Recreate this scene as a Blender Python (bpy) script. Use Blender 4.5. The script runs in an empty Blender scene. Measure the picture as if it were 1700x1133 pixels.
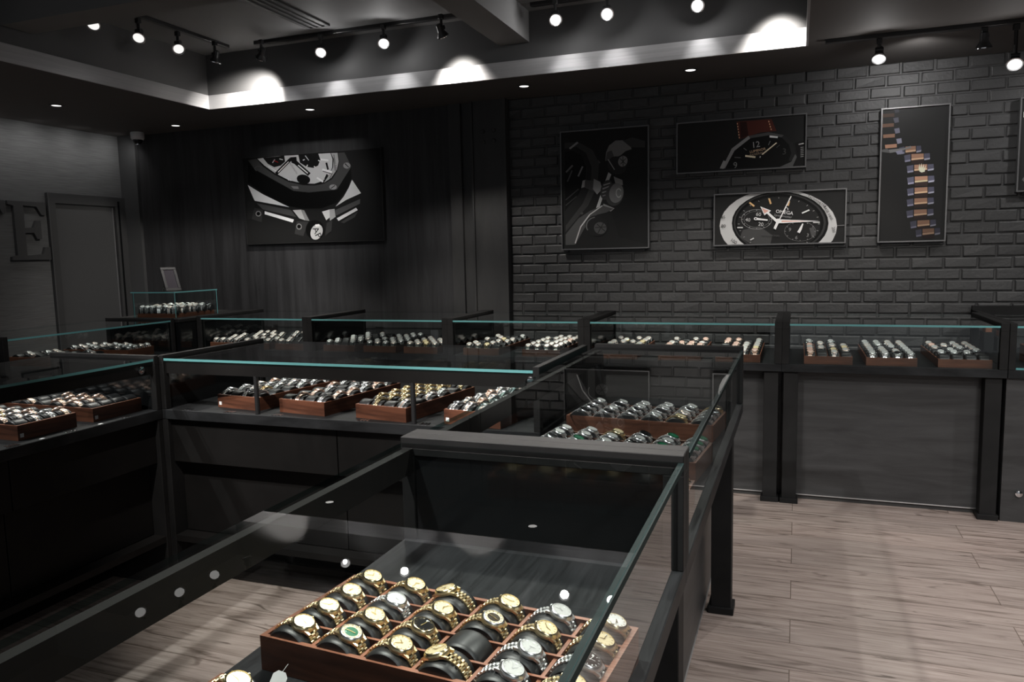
import bpy, bmesh, math, random
from mathutils import Vector, Matrix
C = bpy.context.scene.collection
S = bpy.context.scene
R = math.radians

# ---------------------------------------------------------------- camera, world, exposure
cam_data = bpy.data.cameras.new('camera'); cam = bpy.data.objects.new('camera', cam_data); C.objects.link(cam)
cam_data.sensor_width = 36.0; cam_data.lens = 1279.1 / 1700 * 36.0; cam_data.clip_start = 0.02
YAW, PITCH, ROLL = 0.3549, 0.1128, 0.0222
cy_, sy_, cp_, sp_, cr_, sr_ = math.cos(YAW), math.sin(YAW), math.cos(PITCH), math.sin(PITCH), math.cos(ROLL), math.sin(ROLL)
fwd = Vector((-sy_ * cp_, cy_ * cp_, -sp_)); rgt = Vector((cy_, sy_, 0)); dwn = fwd.cross(rgt)
cx_ = cr_ * rgt + sr_ * dwn; cd_ = -sr_ * rgt + cr_ * dwn
m = Matrix((cx_, -cd_, -fwd)).transposed().to_4x4(); m.translation = Vector((0, 0, 1.4))
cam.matrix_world = m
S.camera = cam
world = bpy.data.worlds.new('world'); S.world = world; world.use_nodes = True
bg = world.node_tree.nodes['Background']; bg.inputs[0].default_value = (0.90, 0.95, 1.0, 1); bg.inputs[1].default_value = 0.30
S.view_settings.view_transform = 'Standard'; S.view_settings.look = 'None'
S.view_settings.exposure = 0.0; S.view_settings.gamma = 1.0; S.view_settings.use_curve_mapping = False
S.cycles.use_denoising = True
S.cycles.max_bounces = 10; S.cycles.diffuse_bounces = 3; S.cycles.glossy_bounces = 4
S.cycles.transparent_max_bounces = 24; S.cycles.sample_clamp_indirect = 3.0
S.cycles.caustics_reflective = False; S.cycles.caustics_refractive = False

def spot(name, loc, target, power, size=60, blend=0.6, color=(1, 0.96, 0.9), radius=0.03):
    l = bpy.data.lights.new(name, 'SPOT'); l.energy = power; l.spot_size = R(size); l.spot_blend = blend
    l.color = color; l.shadow_soft_size = radius
    o = bpy.data.objects.new(name, l); C.objects.link(o); o.location = loc
    o.rotation_euler = (Vector(target) - Vector(loc)).to_track_quat('-Z', 'Y').to_euler()
    return o
WARM = (1.0, 0.945, 0.88); NEUT = (1.0, 0.98, 0.965)
spot('case_fill', (-0.75, 0.9, 2.85), (-0.47, 0.95, 0.8), 110, 30, 0.6, WARM)  # this spot and the next are added to brighten the foreground watches
spot('case_fill', (0.5, 2.2, 2.44), (-0.45, 1.05, 0.8), 110, 40, 0.6, WARM)
# added fill spots without fixtures, brightening the aisle floor, cases and one picture
spot('aisle_fill', (1.6, 1.4, 2.44), (1.4, 2.6, 0), 150, 100, 0.8, NEUT)
spot('aisle_fill', (1.6, -0.6, 2.44), (1.2, 1.2, 0), 120, 100, 0.8, NEUT)
spot('aisle_fill', (2.2, 3.4, 2.44), (1.2, 3.8, 0), 90, 100, 0.8, NEUT)
spot('case_fill', (0.6, 0.4, 2.44), (-0.45, 1.0, 0.8), 45, 50, 0.6, NEUT)
spot('case_fill', (-0.9, 2.5, 2.85), (-0.5, 0.95, 0.8), 110, 34, 0.6, WARM)
spot('case_fill', (-1.3, 1.0, 2.85), (-0.45, 1.05, 0.8), 220, 45, 0.6, WARM)
spot('case_fill', (-1.35, 0.5, 2.85), (-0.45, 2.3, 0.8), 260, 45, 0.6, NEUT)
spot('case_fill', (-1.9, 1.0, 2.85), (-1.6, 2.8, 0.8), 340, 55, 0.6, WARM)
spot('case_fill', (-3.6, 1.2, 2.85), (-2.85, 2.2, 0.8), 240, 50, 0.6, NEUT)
spot('picture_fill', (-3.3, 3.45, 2.82), (-3.66, 5.3, 1.84), 75, 40, 0.9, NEUT)  # added spot without a fixture, brightens the octagonal watch print
spot('case_fill', (-3.0, 1.8, 2.85), (-3.5, 4.7, 0.8), 200, 24, 0.7, WARM)
spot('case_fill', (-1.2, 1.6, 2.85), (-0.8, 4.7, 0.8), 120, 34, 0.7, WARM)
spot('case_fill', (-1.9, 1.6, 2.85), (-2.4, 4.7, 0.8), 230, 26, 0.7, WARM)
spot('case_fill', (0.9, 2.0, 2.44), (0.4, 4.7, 0.8), 70, 55, 0.7, WARM)
spot('case_fill', (-2.9, 1.6, 2.85), (-4.2, 4.3, 0.9), 130, 45, 0.7, NEUT)

# ---------------------------------------------------------------- materials
def lin(c):
    c = c / 255.0
    return c / 12.92 if c <= 0.04045 else ((c + 0.055) / 1.055) ** 2.4
def rgb(*c): return tuple(lin(x) for x in c) + (1,)
def mat(name, col, rough=0.5, metal=0.0, spec=0.5, emit=None, es=0):
    mt = bpy.data.materials.new(name); mt.use_nodes = True
    b = mt.node_tree.nodes['Principled BSDF']
    b.inputs['Base Color'].default_value = col if len(col) == 4 else tuple(col) + (1,)
    b.inputs['Roughness'].default_value = rough; b.inputs['Metallic'].default_value = metal
    b.inputs['Specular IOR Level'].default_value = spec
    if emit: b.inputs['Emission Color'].default_value = tuple(emit) + (1,); b.inputs['Emission Strength'].default_value = es
    return mt
def nd(mt, t): return mt.node_tree.nodes.new(t)
def lk(mt, a, b): mt.node_tree.links.new(a, b)
def grain_mat(name, c1, c2, scale, rough=0.45, detail=6, bump=0.0, c3=None, spec=0.5, contrast=(0.3, 0.7)):
    """streaky wood: noise stretched along one axis"""
    mt = mat(name, c1, rough, 0, spec); b = mt.node_tree.nodes['Principled BSDF']
    tc = nd(mt, 'ShaderNodeTexCoord'); mp = nd(mt, 'ShaderNodeMapping'); mp.inputs['Scale'].default_value = scale
    lk(mt, tc.outputs['Object'], mp.inputs[0])
    n = nd(mt, 'ShaderNodeTexNoise'); n.inputs['Scale'].default_value = 1.0; n.inputs['Detail'].default_value = detail
    n.inputs['Roughness'].default_value = 0.65; n.inputs['Distortion'].default_value = 0.6
    lk(mt, mp.outputs[0], n.inputs['Vector'])
    r = nd(mt, 'ShaderNodeValToRGB'); r.color_ramp.elements[0].position = contrast[0]; r.color_ramp.elements[1].position = contrast[1]
    r.color_ramp.elements[0].color = tuple(c1)[:3] + (1,); r.color_ramp.elements[1].color = tuple(c2)[:3] + (1,)
    lk(mt, n.outputs[0], r.inputs[0]); lk(mt, r.outputs[0], b.inputs['Base Color'])
    if bump:
        bp = nd(mt, 'ShaderNodeBump'); bp.inputs['Strength'].default_value = bump; bp.inputs['Distance'].default_value = 0.002
        lk(mt, n.outputs[0], bp.inputs['Height']); lk(mt, bp.outputs[0], b.inputs['Normal'])
    return mt
def glass_mat(name, tint, f0=0.06):
    """thin flat pane: sees straight through, mirrors more at grazing angles"""
    mt = bpy.data.materials.new(name); mt.use_nodes = True; nt = mt.node_tree; nt.nodes.clear()
    out = nd(mt, 'ShaderNodeOutputMaterial'); mix = nd(mt, 'ShaderNodeMixShader'); tr = nd(mt, 'ShaderNodeBsdfTransparent'); gl = nd(mt, 'ShaderNodeBsdfGlossy')
    tr.inputs[0].default_value = tuple(tint) + (1,); gl.inputs['Roughness'].default_value = 0.0; gl.inputs[0].default_value = (1, 1, 1, 1)
    ge = nd(mt, 'ShaderNodeNewGeometry'); dt = nd(mt, 'ShaderNodeVectorMath'); dt.operation = 'DOT_PRODUCT'
    lk(mt, ge.outputs['Incoming'], dt.inputs[0]); lk(mt, ge.outputs['Normal'], dt.inputs[1])
    def M(op, a, b=None):
        q = nd(mt, 'ShaderNodeMath'); q.operation = op
        for i, v in enumerate((a, b)):
            if v is None: continue
            if isinstance(v, (int, float)): q.inputs[i].default_value = v
            else: lk(mt, v, q.inputs[i])
        return q.outputs[0]
    c = M('ABSOLUTE', dt.outputs['Value']); o = M('SUBTRACT', 1.0, c); p = M('POWER', o, 5.0)
    f = M('ADD', M('MULTIPLY', p, 1 - f0), f0)
    f = M('MULTIPLY', f, M('SUBTRACT', 1.0, ge.outputs['Backfacing']))
    lk(mt, f, mix.inputs[0]); lk(mt, tr.outputs[0], mix.inputs[1]); lk(mt, gl.outputs[0], mix.inputs[2]); lk(mt, mix.outputs[0], out.inputs[0])
    return mt

def edge_mat():
    """polished green edge of a glass sheet: coloured from outside, see-through from within the sheet"""
    mt = mat('glass_edge', rgb(96, 152, 154), 0.15); nt = mt.node_tree; out = nt.nodes['Material Output']; b = nt.nodes['Principled BSDF']
    ge = nd(mt, 'ShaderNodeNewGeometry'); tr = nd(mt, 'ShaderNodeBsdfTransparent'); tr.inputs[0].default_value = (.45, .62, .60, 1); mx = nd(mt, 'ShaderNodeMixShader')
    lk(mt, ge.outputs['Backfacing'], mx.inputs[0]); lk(mt, b.outputs[0], mx.inputs[1]); lk(mt, tr.outputs[0], mx.inputs[2]); lk(mt, mx.outputs[0], out.inputs[0])
    return mt
M_ = {}
M_['glass'] = glass_mat('clear_glass', (0.94, 0.965, 0.96), 0.05)
M_['edge'] = edge_mat(); M_['dark_edge'] = mat('dark_glass_edge', (.006, .014, .014), 0.6, 0, 0.1)
M_['crystal'] = glass_mat('watch_crystal', (0.97, 0.97, 0.97), 0.05)
M_['black_wood'] = grain_mat('black_stained_wood', (0.005, 0.0047, 0.0046), (0.011, 0.0102, 0.0100), (2.5, 2.5, 2.5), 0.6, 5, 0, None, 0.15)
M_['deck'] = grain_mat('black_deck_laminate', (0.006, 0.0065, 0.007), (0.024, 0.025, 0.027), (4, 60, 10), 0.5, 6, 0, None, 0.15)
M_['panel_wood'] = grain_mat('black_oak_panel', (0.018, 0.018, 0.0185), (0.045, 0.045, 0.046), (2.0, 8, 16), 0.45, 7)
M_['frame'] = grain_mat('black_frame_wood', (0.007, 0.007, 0.0072), (0.015, 0.0148, 0.015), (3, 3, 3), 0.6, 4, 0, None, 0.16)
M_['gloss_black'] = mat('gloss_black_panel', (0.006, 0.0065, 0.007), 0.10)
M_['light_strip'] = mat('pale_light_strip', (0.75, 0.75, 0.76), 0.3, 0.9)  # pale metal standing in for thin lines of light
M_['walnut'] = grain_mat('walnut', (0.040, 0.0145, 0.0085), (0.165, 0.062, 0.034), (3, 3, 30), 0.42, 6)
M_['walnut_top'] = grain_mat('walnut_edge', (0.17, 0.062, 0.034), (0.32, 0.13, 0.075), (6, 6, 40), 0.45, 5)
M_['lining'] = mat('black_felt', (0.006, 0.006, 0.007), 0.9)
M_['leather'] = mat('black_leather', (0.011, 0.0115, 0.0125), 0.42)
M_['white'] = mat('white_card', (0.8, 0.8, 0.8), 0.6)
M_['chrome'] = mat('chrome', (0.7, 0.7, 0.72), 0.12, 1)
M_['black_plastic'] = mat('black_plastic', (0.02, 0.02, 0.021), 0.35)
M_['black_paint'] = mat('black_satin_paint', (0.028, 0.0275, 0.027), 0.55)
M_['cove'] = mat('grey_cove_shaded', (0.085, 0.085, 0.087), 0.6); M_['cove_top'] = mat('grey_ceiling_lit', (0.19, 0.19, 0.192), 0.7)  # recess grey split: walls darkened, ceiling lightened to put lamp light into colour
M_['soffit'] = mat('dark_soffit_paint', (0.105, 0.098, 0.094), 0.75)
M_['fascia'] = grain_mat('brushed_fascia', (0.36, 0.36, 0.37), (0.46, 0.46, 0.47), (2, 2, 60), 0.28, 4)
M_['steel_col'] = grain_mat('blackened_steel', (0.030, 0.030, 0.031), (0.050, 0.0495, 0.049), (6, 6, 1.5), 0.5, 4)
M_['woodwall'] = grain_mat('black_wood_wall', (0.012, 0.012, 0.0126), (0.042, 0.042, 0.0445), (14, 14, 0.9), 0.55, 8, 0.15)
M_['letter'] = mat('letter_black', (0.045, 0.045, 0.046), 0.6); M_['door'] = mat('dark_grey_door', (0.062, 0.0625, 0.064), 0.6)
M_['bulb'] = mat('lit_bulb', (.05, .05, .05), 0.5, 0, 0.1, (1, 0.98, 0.95), 1.0)
M_['led'] = mat('led_lens', (1, 1, 1), 0.5, 0, 0.5, (1, 0.97, 0.93), 1.8)
M_['dark_lens'] = mat('unlit_lens', (0.05, 0.05, 0.05), 0.1)
# grasscloth wall
def grasscloth():
    mt = mat('grasscloth', (0.1, 0.1, 0.1), 0.8); b = mt.node_tree.nodes['Principled BSDF']
    tc = nd(mt, 'ShaderNodeTexCoord'); mp = nd(mt, 'ShaderNodeMapping'); mp.inputs['Scale'].default_value = (6, 6, 220)
    n = nd(mt, 'ShaderNodeTexNoise'); n.inputs['Scale'].default_value = 1; n.inputs['Detail'].default_value = 3
    r = nd(mt, 'ShaderNodeValToRGB'); r.color_ramp.elements[0].color = (0.085, 0.086, 0.087, 1); r.color_ramp.elements[1].color = (0.135, 0.136, 0.137, 1)
    r.color_ramp.elements[0].position = 0.3; r.color_ramp.elements[1].position = 0.7
    lk(mt, tc.outputs['Object'], mp.inputs[0]); lk(mt, mp.outputs[0], n.inputs['Vector']); lk(mt, n.outputs[0], r.inputs[0]); lk(mt, r.outputs[0], b.inputs['Base Color'])
    return mt
M_['grass'] = grasscloth()
def brick_mat():
    mt = mat('painted_brick', (0.05, 0.05, 0.051), 0.5); b = mt.node_tree.nodes['Principled BSDF']
    tc = nd(mt, 'ShaderNodeTexCoord')
    n = nd(mt, 'ShaderNodeTexNoise'); n.inputs['Scale'].default_value = 60; n.inputs['Detail'].default_value = 5
    n2 = nd(mt, 'ShaderNodeTexNoise'); n2.inputs['Scale'].default_value = 3; n2.inputs['Detail'].default_value = 2
    r = nd(mt, 'ShaderNodeValToRGB'); r.color_ramp.elements[0].color = (0.040, 0.040, 0.0405, 1); r.color_ramp.elements[1].color = (0.056, 0.056, 0.057, 1)
    lk(mt, tc.outputs['Object'], n.inputs['Vector']); lk(mt, tc.outputs['Object'], n2.inputs['Vector']); lk(mt, n2.outputs[0], r.inputs[0]); lk(mt, r.outputs[0], b.inputs['Base Color'])
    bp = nd(mt, 'ShaderNodeBump'); bp.inputs['Strength'].default_value = 0.55; bp.inputs['Distance'].default_value = 0.004
    lk(mt, n.outputs[0], bp.inputs['Height']); lk(mt, bp.outputs[0], b.inputs['Normal'])
    return mt
M_['brick'] = brick_mat()
def floor_mat():
    mt = mat('grey_oak_planks', (0.3, 0.26, 0.22), 0.5); b = mt.node_tree.nodes['Principled BSDF']; nt = mt.node_tree
    tc = nd(mt, 'ShaderNodeTexCoord')
    br = nd(mt, 'ShaderNodeTexBrick'); br.inputs['Scale'].default_value = 1; br.inputs['Brick Width'].default_value = 1.22; br.inputs['Row Height'].default_value = 0.185
    br.inputs['Mortar Size'].default_value = 0.0018; br.inputs['Mortar Smooth'].default_value = 0.1; br.offset = 0.37
    br.inputs['Color1'].default_value = (0.0, 0, 0, 1); br.inputs['Color2'].default_value = (1, 1, 1, 1); br.inputs['Mortar'].default_value = (0.5, 0.5, 0.5, 1)
    lk(mt, tc.outputs['Object'], br.inputs['Vector'])
    # grain offset by plank
    sep = nd(mt, 'ShaderNodeSeparateColor'); lk(mt, br.outputs['Color'], sep.inputs[0])
    mp = nd(mt, 'ShaderNodeMapping'); mp.inputs['Scale'].default_value = (1.6, 26, 1)
    ad = nd(mt, 'ShaderNodeVectorMath'); ad.operation = 'ADD'; cmb = nd(mt, 'ShaderNodeCombineXYZ')
    mu = nd(mt, 'ShaderNodeMath'); mu.operation = 'MULTIPLY'; mu.inputs[1].default_value = 7.3; lk(mt, sep.outputs[0], mu.inputs[0])
    lk(mt, mu.outputs[0], cmb.inputs[0]); lk(mt, mu.outputs[0], cmb.inputs[2]); lk(mt, tc.outputs['Object'], ad.inputs[0]); lk(mt, cmb.outputs[0], ad.inputs[1]); lk(mt, ad.outputs[0], mp.inputs[0])
    n = nd(mt, 'ShaderNodeTexNoise'); n.inputs['Scale'].default_value = 1.6; n.inputs['Detail'].default_value = 9; n.inputs['Roughness'].default_value = 0.62; n.inputs['Distortion'].default_value = 1.2
    lk(mt, mp.outputs[0], n.inputs['Vector'])
    r = nd(mt, 'ShaderNodeValToRGB'); e = r.color_ramp.elements
    e[0].position = 0.30; e[0].color = rgb(104, 91, 82); e[1].position = 0.72; e[1].color = rgb(188, 175, 168)
    e2 = r.color_ramp.elements.new(0.45); e2.color = rgb(157, 143, 136)
    lk(mt, n.outputs[0], r.inputs[0])
    # knots and cathedral rings
    mp2 = nd(mt, 'ShaderNodeMapping'); mp2.inputs['Scale'].default_value = (1.5, 9, 1); lk(mt, ad.outputs[0], mp2.inputs[0])
    w = nd(mt, 'ShaderNodeTexNoise'); w.inputs['Scale'].default_value = 1.1; w.inputs['Detail'].default_value = 1.5; lk(mt, mp2.outputs[0], w.inputs['Vector'])
    mm = nd(mt, 'ShaderNodeMath'); mm.operation = 'MULTIPLY'; mm.inputs[1].default_value = 26; lk(mt, w.outputs[0], mm.inputs[0])
    sn = nd(mt, 'ShaderNodeMath'); sn.operation = 'SINE'; lk(mt, mm.outputs[0], sn.inputs[0])
    gt = nd(mt, 'ShaderNodeMapRange'); gt.inputs[1].default_value = 0.86; gt.inputs[2].default_value = 1.0; gt.inputs[3].default_value = 0; gt.inputs[4].default_value = 1; lk(mt, sn.outputs[0], gt.inputs[0])
    n3 = nd(mt, 'ShaderNodeTexNoise'); n3.inputs['Scale'].default_value = 1.3; n3.inputs['Detail'].default_value = 2; lk(mt, mp2.outputs[0], n3.inputs['Vector'])
    g3 = nd(mt, 'ShaderNodeMapRange'); g3.inputs[1].default_value = 0.48; g3.inputs[2].default_value = 0.62; g3.inputs[3].default_value = 0; g3.inputs[4].default_value = 0.75; lk(mt, n3.outputs[0], g3.inputs[0])
    m3 = nd(mt, 'ShaderNodeMath'); m3.operation = 'MULTIPLY'; lk(mt, gt.outputs[0], m3.inputs[0]); lk(mt, g3.outputs[0], m3.inputs[1])
    mx0 = nd(mt, 'ShaderNodeMix'); mx0.data_type = 'RGBA'; mx0.inputs[7].default_value = rgb(78, 64, 56); lk(mt, m3.outputs[0], mx0.inputs[0]); lk(mt, r.outputs[0], mx0.inputs[6])
    mp4 = nd(mt, 'ShaderNodeMapping'); mp4.inputs['Scale'].default_value = (5, 34, 1); lk(mt, ad.outputs[0], mp4.inputs[0])
    n4 = nd(mt, 'ShaderNodeTexNoise'); n4.inputs['Scale'].default_value = 1.0; n4.inputs['Detail'].default_value = 4; n4.inputs['Distortion'].default_value = 1.5; lk(mt, mp4.outputs[0], n4.inputs['Vector'])
    g4 = nd(mt, 'ShaderNodeMapRange'); g4.inputs[1].default_value = 0.645; g4.inputs[2].default_value = 0.74; g4.inputs[3].default_value = 0; g4.inputs[4].default_value = 0.75; lk(mt, n4.outputs[0], g4.inputs[0])
    mxk = nd(mt, 'ShaderNodeMix'); mxk.data_type = 'RGBA'; mxk.inputs[7].default_value = rgb(74, 62, 55); lk(mt, g4.outputs[0], mxk.inputs[0]); lk(mt, mx0.outputs[2], mxk.inputs[6]); mx0 = mxk
    # plank-to-plank tone
    mx1 = nd(mt, 'ShaderNodeMix'); mx1.data_type = 'RGBA'; mx1.blend_type = 'MULTIPLY'; mx1.inputs[0].default_value = 1
    r2 = nd(mt, 'ShaderNodeValToRGB'); r2.color_ramp.elements[0].color = (0.84, 0.83, 0.82, 1); r2.color_ramp.elements[1].color = (1.03, 1.0, 0.98, 1)
    lk(mt, sep.outputs[0], r2.inputs[0]); lk(mt, mx0.outputs[2], mx1.inputs[6]); lk(mt, r2.outputs[0], mx1.inputs[7])
    mx2 = nd(mt, 'ShaderNodeMix'); mx2.data_type = 'RGBA'; mx2.inputs[7].default_value = rgb(98, 84, 75)
    lk(mt, br.outputs['Fac'], mx2.inputs[0]); lk(mt, mx1.outputs[2], mx2.inputs[6]); lk(mt, mx2.outputs[2], b.inputs['Base Color'])
    bp = nd(mt, 'ShaderNodeBump'); bp.inputs['Strength'].default_value = 0.12; bp.inputs['Distance'].default_value = 0.002
    lk(mt, n.outputs[0], bp.inputs['Height']); lk(mt, bp.outputs[0], b.inputs['Normal'])
    return mt
M_['floor'] = floor_mat()

# ---------------------------------------------------------------- mesh helpers
class MB:
    def __init__(s): s.v = []; s.f = []; s.m = []
    def add(s, vs, fs, mi=0):
        o = len(s.v); s.v += [tuple(p) for p in vs]
        for f in fs: s.f.append([i + o for i in f]); s.m.append(mi)
    def box(s, x0, x1, y0, y1, z0, z1, mi=0, top=None, edge=None):
        v = [(x0, y0, z0), (x1, y0, z0), (x1, y1, z0), (x0, y1, z0), (x0, y0, z1), (x1, y0, z1), (x1, y1, z1), (x0, y1, z1)]
        fs = [(0, 3, 2, 1), (4, 5, 6, 7), (0, 1, 5, 4), (1, 2, 6, 5), (2, 3, 7, 6), (3, 0, 4, 7)]
        o = len(s.v); s.v += v
        for k, f in enumerate(fs):
            s.f.append([i + o for i in f])
            s.m.append(top if (top is not None and k == 1) else (edge if (edge is not None and k >= 2) else mi))
    def cbox(s, x0, x1, y0, y1, z0, z1, b=0.002, mi=0):
        """box with bevelled edges"""
        bm = bmesh.new(); bmesh.ops.create_cube(bm, size=1)
        for v in bm.verts: v.co = Vector(((x0 + x1) / 2 + v.co.x * (x1 - x0), (y0 + y1) / 2 + v.co.y * (y1 - y0), (z0 + z1) / 2 + v.co.z * (z1 - z0)))
        bmesh.ops.bevel(bm, geom=bm.edges[:], offset=b, segments=1, affect='EDGES', profile=0.5)
        bm.verts.index_update(); s.add([v.co for v in bm.verts], [[v.index for v in f.verts] for f in bm.faces], mi); bm.free()
    def prism(s, pts, axis, a0, a1, mi=0, capmi=None):
        """pts: 2-D outline; extruded along axis ('x','y','z') from a0 to a1"""
        n = len(pts)
        def P(p, a): return (a, p[0], p[1]) if axis == 'x' else ((p[0], a, p[1]) if axis == 'y' else (p[0], p[1], a))
        v = [P(p, a0) for p in pts] + [P(p, a1) for p in pts]
        f = [(i, (i + 1) % n, (i + 1) % n + n, i + n) for i in range(n)]
        s.add(v, f, mi); s.add(v, [tuple(range(n))[::-1], tuple(range(n, 2 * n))], mi if capmi is None else capmi)
    def lathe(s, prof, n=24, M=None, mi=0, mod=None, cap=True):
        """prof: (r, z) list, axis z, optional 4x4"""
        vs = []; fs = []; k = len(prof)
        for i in range(n):
            t = 2 * math.pi * i / n
            for r, z in prof:
                rr = r if mod is None else mod(r, z, i)
                vs.append((rr * math.cos(t), rr * math.sin(t), z))
        for i in range(n):
            j = (i + 1) % n
            for q in range(k - 1): fs.append((i * k + q, j * k + q, j * k + q + 1, i * k + q + 1))
        if cap: fs.append([i * k + k - 1 for i in range(n)]); fs.append([i * k for i in range(n)][::-1])
        if M is not None: vs = [M @ Vector(p) for p in vs]
        s.add(vs, fs, mi)
    def tube(s, p0, p1, r, n=12, mi=0, r1=None):
        p0, p1 = Vector(p0), Vector(p1); d = (p1 - p0)
        Mx = d.to_track_quat('Z', 'Y').to_matrix().to_4x4(); Mx.translation = p0
        s.lathe([(r, 0), (r if r1 is None else r1, d.length)], n, Mx, mi)
    def xform(s, M): s.v = [tuple(M @ Vector(p)) for p in s.v]
    def mesh(s, name, mats, smooth=False):
        me = bpy.data.meshes.new(name); me.from_pydata(s.v, [], s.f)
        for q in mats: me.materials.append(q)
        if len(mats) > 1: me.polygons.foreach_set('material_index', s.m)
        if smooth: me.polygons.foreach_set('use_smooth', [True] * len(s.f)); me.set_sharp_from_angle(angle=R(38))
        me.update(); return me
    def build(s, name, mats, parent=None, smooth=False, label=None):
        if not isinstance(mats, (list, tuple)): mats = [mats]
        return obj(name, s.mesh(name, mats, smooth), parent, label)
def obj(name, me, parent=None, label=None):
    o = bpy.data.objects.new(name, me); C.objects.link(o)
    if parent: o.parent = parent
    if label: o['label'] = label
    return o
def tag(o, label, cat, group=None, kind=None):
    o['label'] = label; o['category'] = cat
    if group: o['group'] = group
    if kind: o['kind'] = kind
    return o
def thing(name, label, cat, loc=(0, 0, 0), rz=0, group=None):
    o = bpy.data.objects.new(name, None); C.objects.link(o); o.location = loc; o.rotation_euler = (0, 0, rz); o.empty_display_size = 0.02
    return tag(o, label, cat, group)
def struct(name, mb, mats, label=None, smooth=False):
    o = mb.build(name, mats, None, smooth); o['kind'] = 'structure'
    if label: o['label'] = label
    return o
def mbox(name, mats, parent, *a, **k):
    mb = MB(); mb.box(*a, **k); return mb.build(name, mats, parent)

# ---------------------------------------------------------------- room
XL, YB, ZC, XR = -5.63, 5.346, 2.499, 3.3          # left wall, back wall, soffit height, right wall
RXL, RYB, RXR, RZ, RYN = -4.06, 4.684, 0.036, 2.885, -1.2   # ceiling recess
mb = MB(); mb.box(XL - .1, XR + .1, -2.6, YB + .1, -0.05, 0); struct('floor', mb, M_['floor'])
mb = MB(); mb.box(XL - .1, XL, -2.6, YB + .1, 0, ZC); struct('wall_left', mb, M_['grass'])
mb = MB(); mb.box(XR, XR + .1, -2.6, YB + .1, 0, ZC); struct('wall_right', mb, M_['black_paint'])
mb = MB(); mb.box(XL, -2.2, YB, YB + .1, 0, ZC); struct('wall_back', mb, M_['woodwall'], 'black wood panelled back wall with vertical grain')
# painted brick: real bricks with rounded rims
rnd = random.Random(4)
mb = MB(); mb.box(-2.2, XR, YB + .004, YB + .1, 0, ZC)
BP, BH = 0.182, 0.0695
for r_ in range(int(ZC / BH) + 1):
    z0 = ZC - (r_ + 1) * BH + .007; z1 = ZC - r_ * BH
    off = (0.5 if r_ % 2 else 0) * BP + rnd.uniform(-.012, .012)
    x = -1.968 - BP + off
    while x < XR:
        x0 = max(x + rnd.uniform(0, .004), -1.968); x1 = min(x + BP - .009 + rnd.uniform(-.003, .003), XR)
        if x1 - x0 > .02:
            d = YB - .006 + rnd.uniform(-.002, .002); zz0 = max(z0 + rnd.uniform(-.002, .002), 0.0); b = .006
            zt = z1 + rnd.uniform(-.002, .001); zt = min(zt, ZC)
            q = [rnd.uniform(-.002, .002) for _ in range(4)]
            v = [(x0, YB + .005, zz0), (x1, YB + .005, zz0), (x1, YB + .005, zt), (x0, YB + .005, zt),
                 (x0 + b, d + q[0], zz0 + b), (x1 - b, d + q[1], zz0 + b), (x1 - b, d + q[2], zt - b), (x0 + b, d + q[3], zt - b),
                 (x0 + .001, d + .004, zz0 + .001), (x1 - .001, d + .004, zz0 + .001), (x1 - .001, d + .004, zt - .001), (x0 + .001, d + .004, zt - .001)]
            f = [(4, 5, 6, 7)]
            for i in range(4):
                j = (i + 1) % 4; f += [(8 + i, 8 + j, 4 + j, 4 + i), (i, j, 8 + j, 8 + i)]
            mb.add(v, f)
        x += BP
struct('wall_back_brick', mb, M_['brick'], 'black painted brick section of back wall')
# steel column between wood and brick
mb = MB()
mb.box(-2.423, -2.33, YB - .05, YB, 0, ZC); mb.box(-2.33, -2.235, YB - .02, YB, 0, ZC)
mb.box(-2.235, -2.222, YB - .085, YB, 0, ZC); mb.box(-2.222, -1.98, YB - .065, YB, 0, ZC); mb.box(-1.98, -1.966, YB - .085, YB, 0, ZC)
for bx, bz in ((-2.145, 2.28), (-2.06, 2.285), (-2.14, 2.205), (-2.06, 2.21)):
    Mx = Matrix.Translation((bx, YB - .065, bz)) @ Matrix.Rotation(R(90), 4, 'X')
    mb.lathe([(.016, 0), (.016, .010), (.012, .013)], 6, Mx)
struct('trim_1', mb, M_['steel_col'], 'blackened steel column with four bolts')
# corner strip beside the door
mb = MB(); mb.box(XL, XL + .02, 5.40, YB, 0, ZC); mb.box(XL, XL + .19, YB - .03, YB, 0, ZC); struct('trim_2', mb, M_['door'], 'narrow dark corner pilaster')
# ceiling: soffit round a recess, recess walls and fascia
mb = MB()
mb.box(XL - .1, RXL, -2.6, YB + .1, ZC, ZC + .1); mb.box(RXL, RXR, RYB, YB + .1, ZC, ZC + .1); mb.box(RXR, XR + .1, -2.6, YB + .1, ZC, ZC + .1)
mb.box(RXL, RXR, -2.6, RYN, ZC, ZC + .1)
struct('ceiling', mb, M_['soffit'], 'dark soffit around the raised ceiling recess')
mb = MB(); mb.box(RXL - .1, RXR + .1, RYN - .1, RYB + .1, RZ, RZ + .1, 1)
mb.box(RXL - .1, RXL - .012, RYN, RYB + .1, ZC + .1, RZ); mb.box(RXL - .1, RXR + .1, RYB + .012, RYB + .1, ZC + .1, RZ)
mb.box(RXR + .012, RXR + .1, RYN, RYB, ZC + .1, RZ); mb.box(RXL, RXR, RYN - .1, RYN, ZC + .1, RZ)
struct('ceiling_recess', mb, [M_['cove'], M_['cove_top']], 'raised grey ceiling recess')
FZ = ZC + .096
mb = MB(); mb.box(RXL, RXL + .012, RYN, RYB, ZC - .002, FZ); struct('trim_3', mb, M_['fascia'], 'brushed grey fascia on left side of recess')
mb = MB(); mb.box(RXL + .012, RXR - .012, RYB - .012, RYB, ZC - .002, FZ); struct('trim_4', mb, M_['fascia'], 'brushed grey fascia on back side of recess')
mb = MB(); mb.box(RXR - .012, RXR, RYN, RYB, ZC - .002, FZ); struct('trim_5', mb, M_['fascia'], 'brushed grey fascia on right side of recess')
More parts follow.
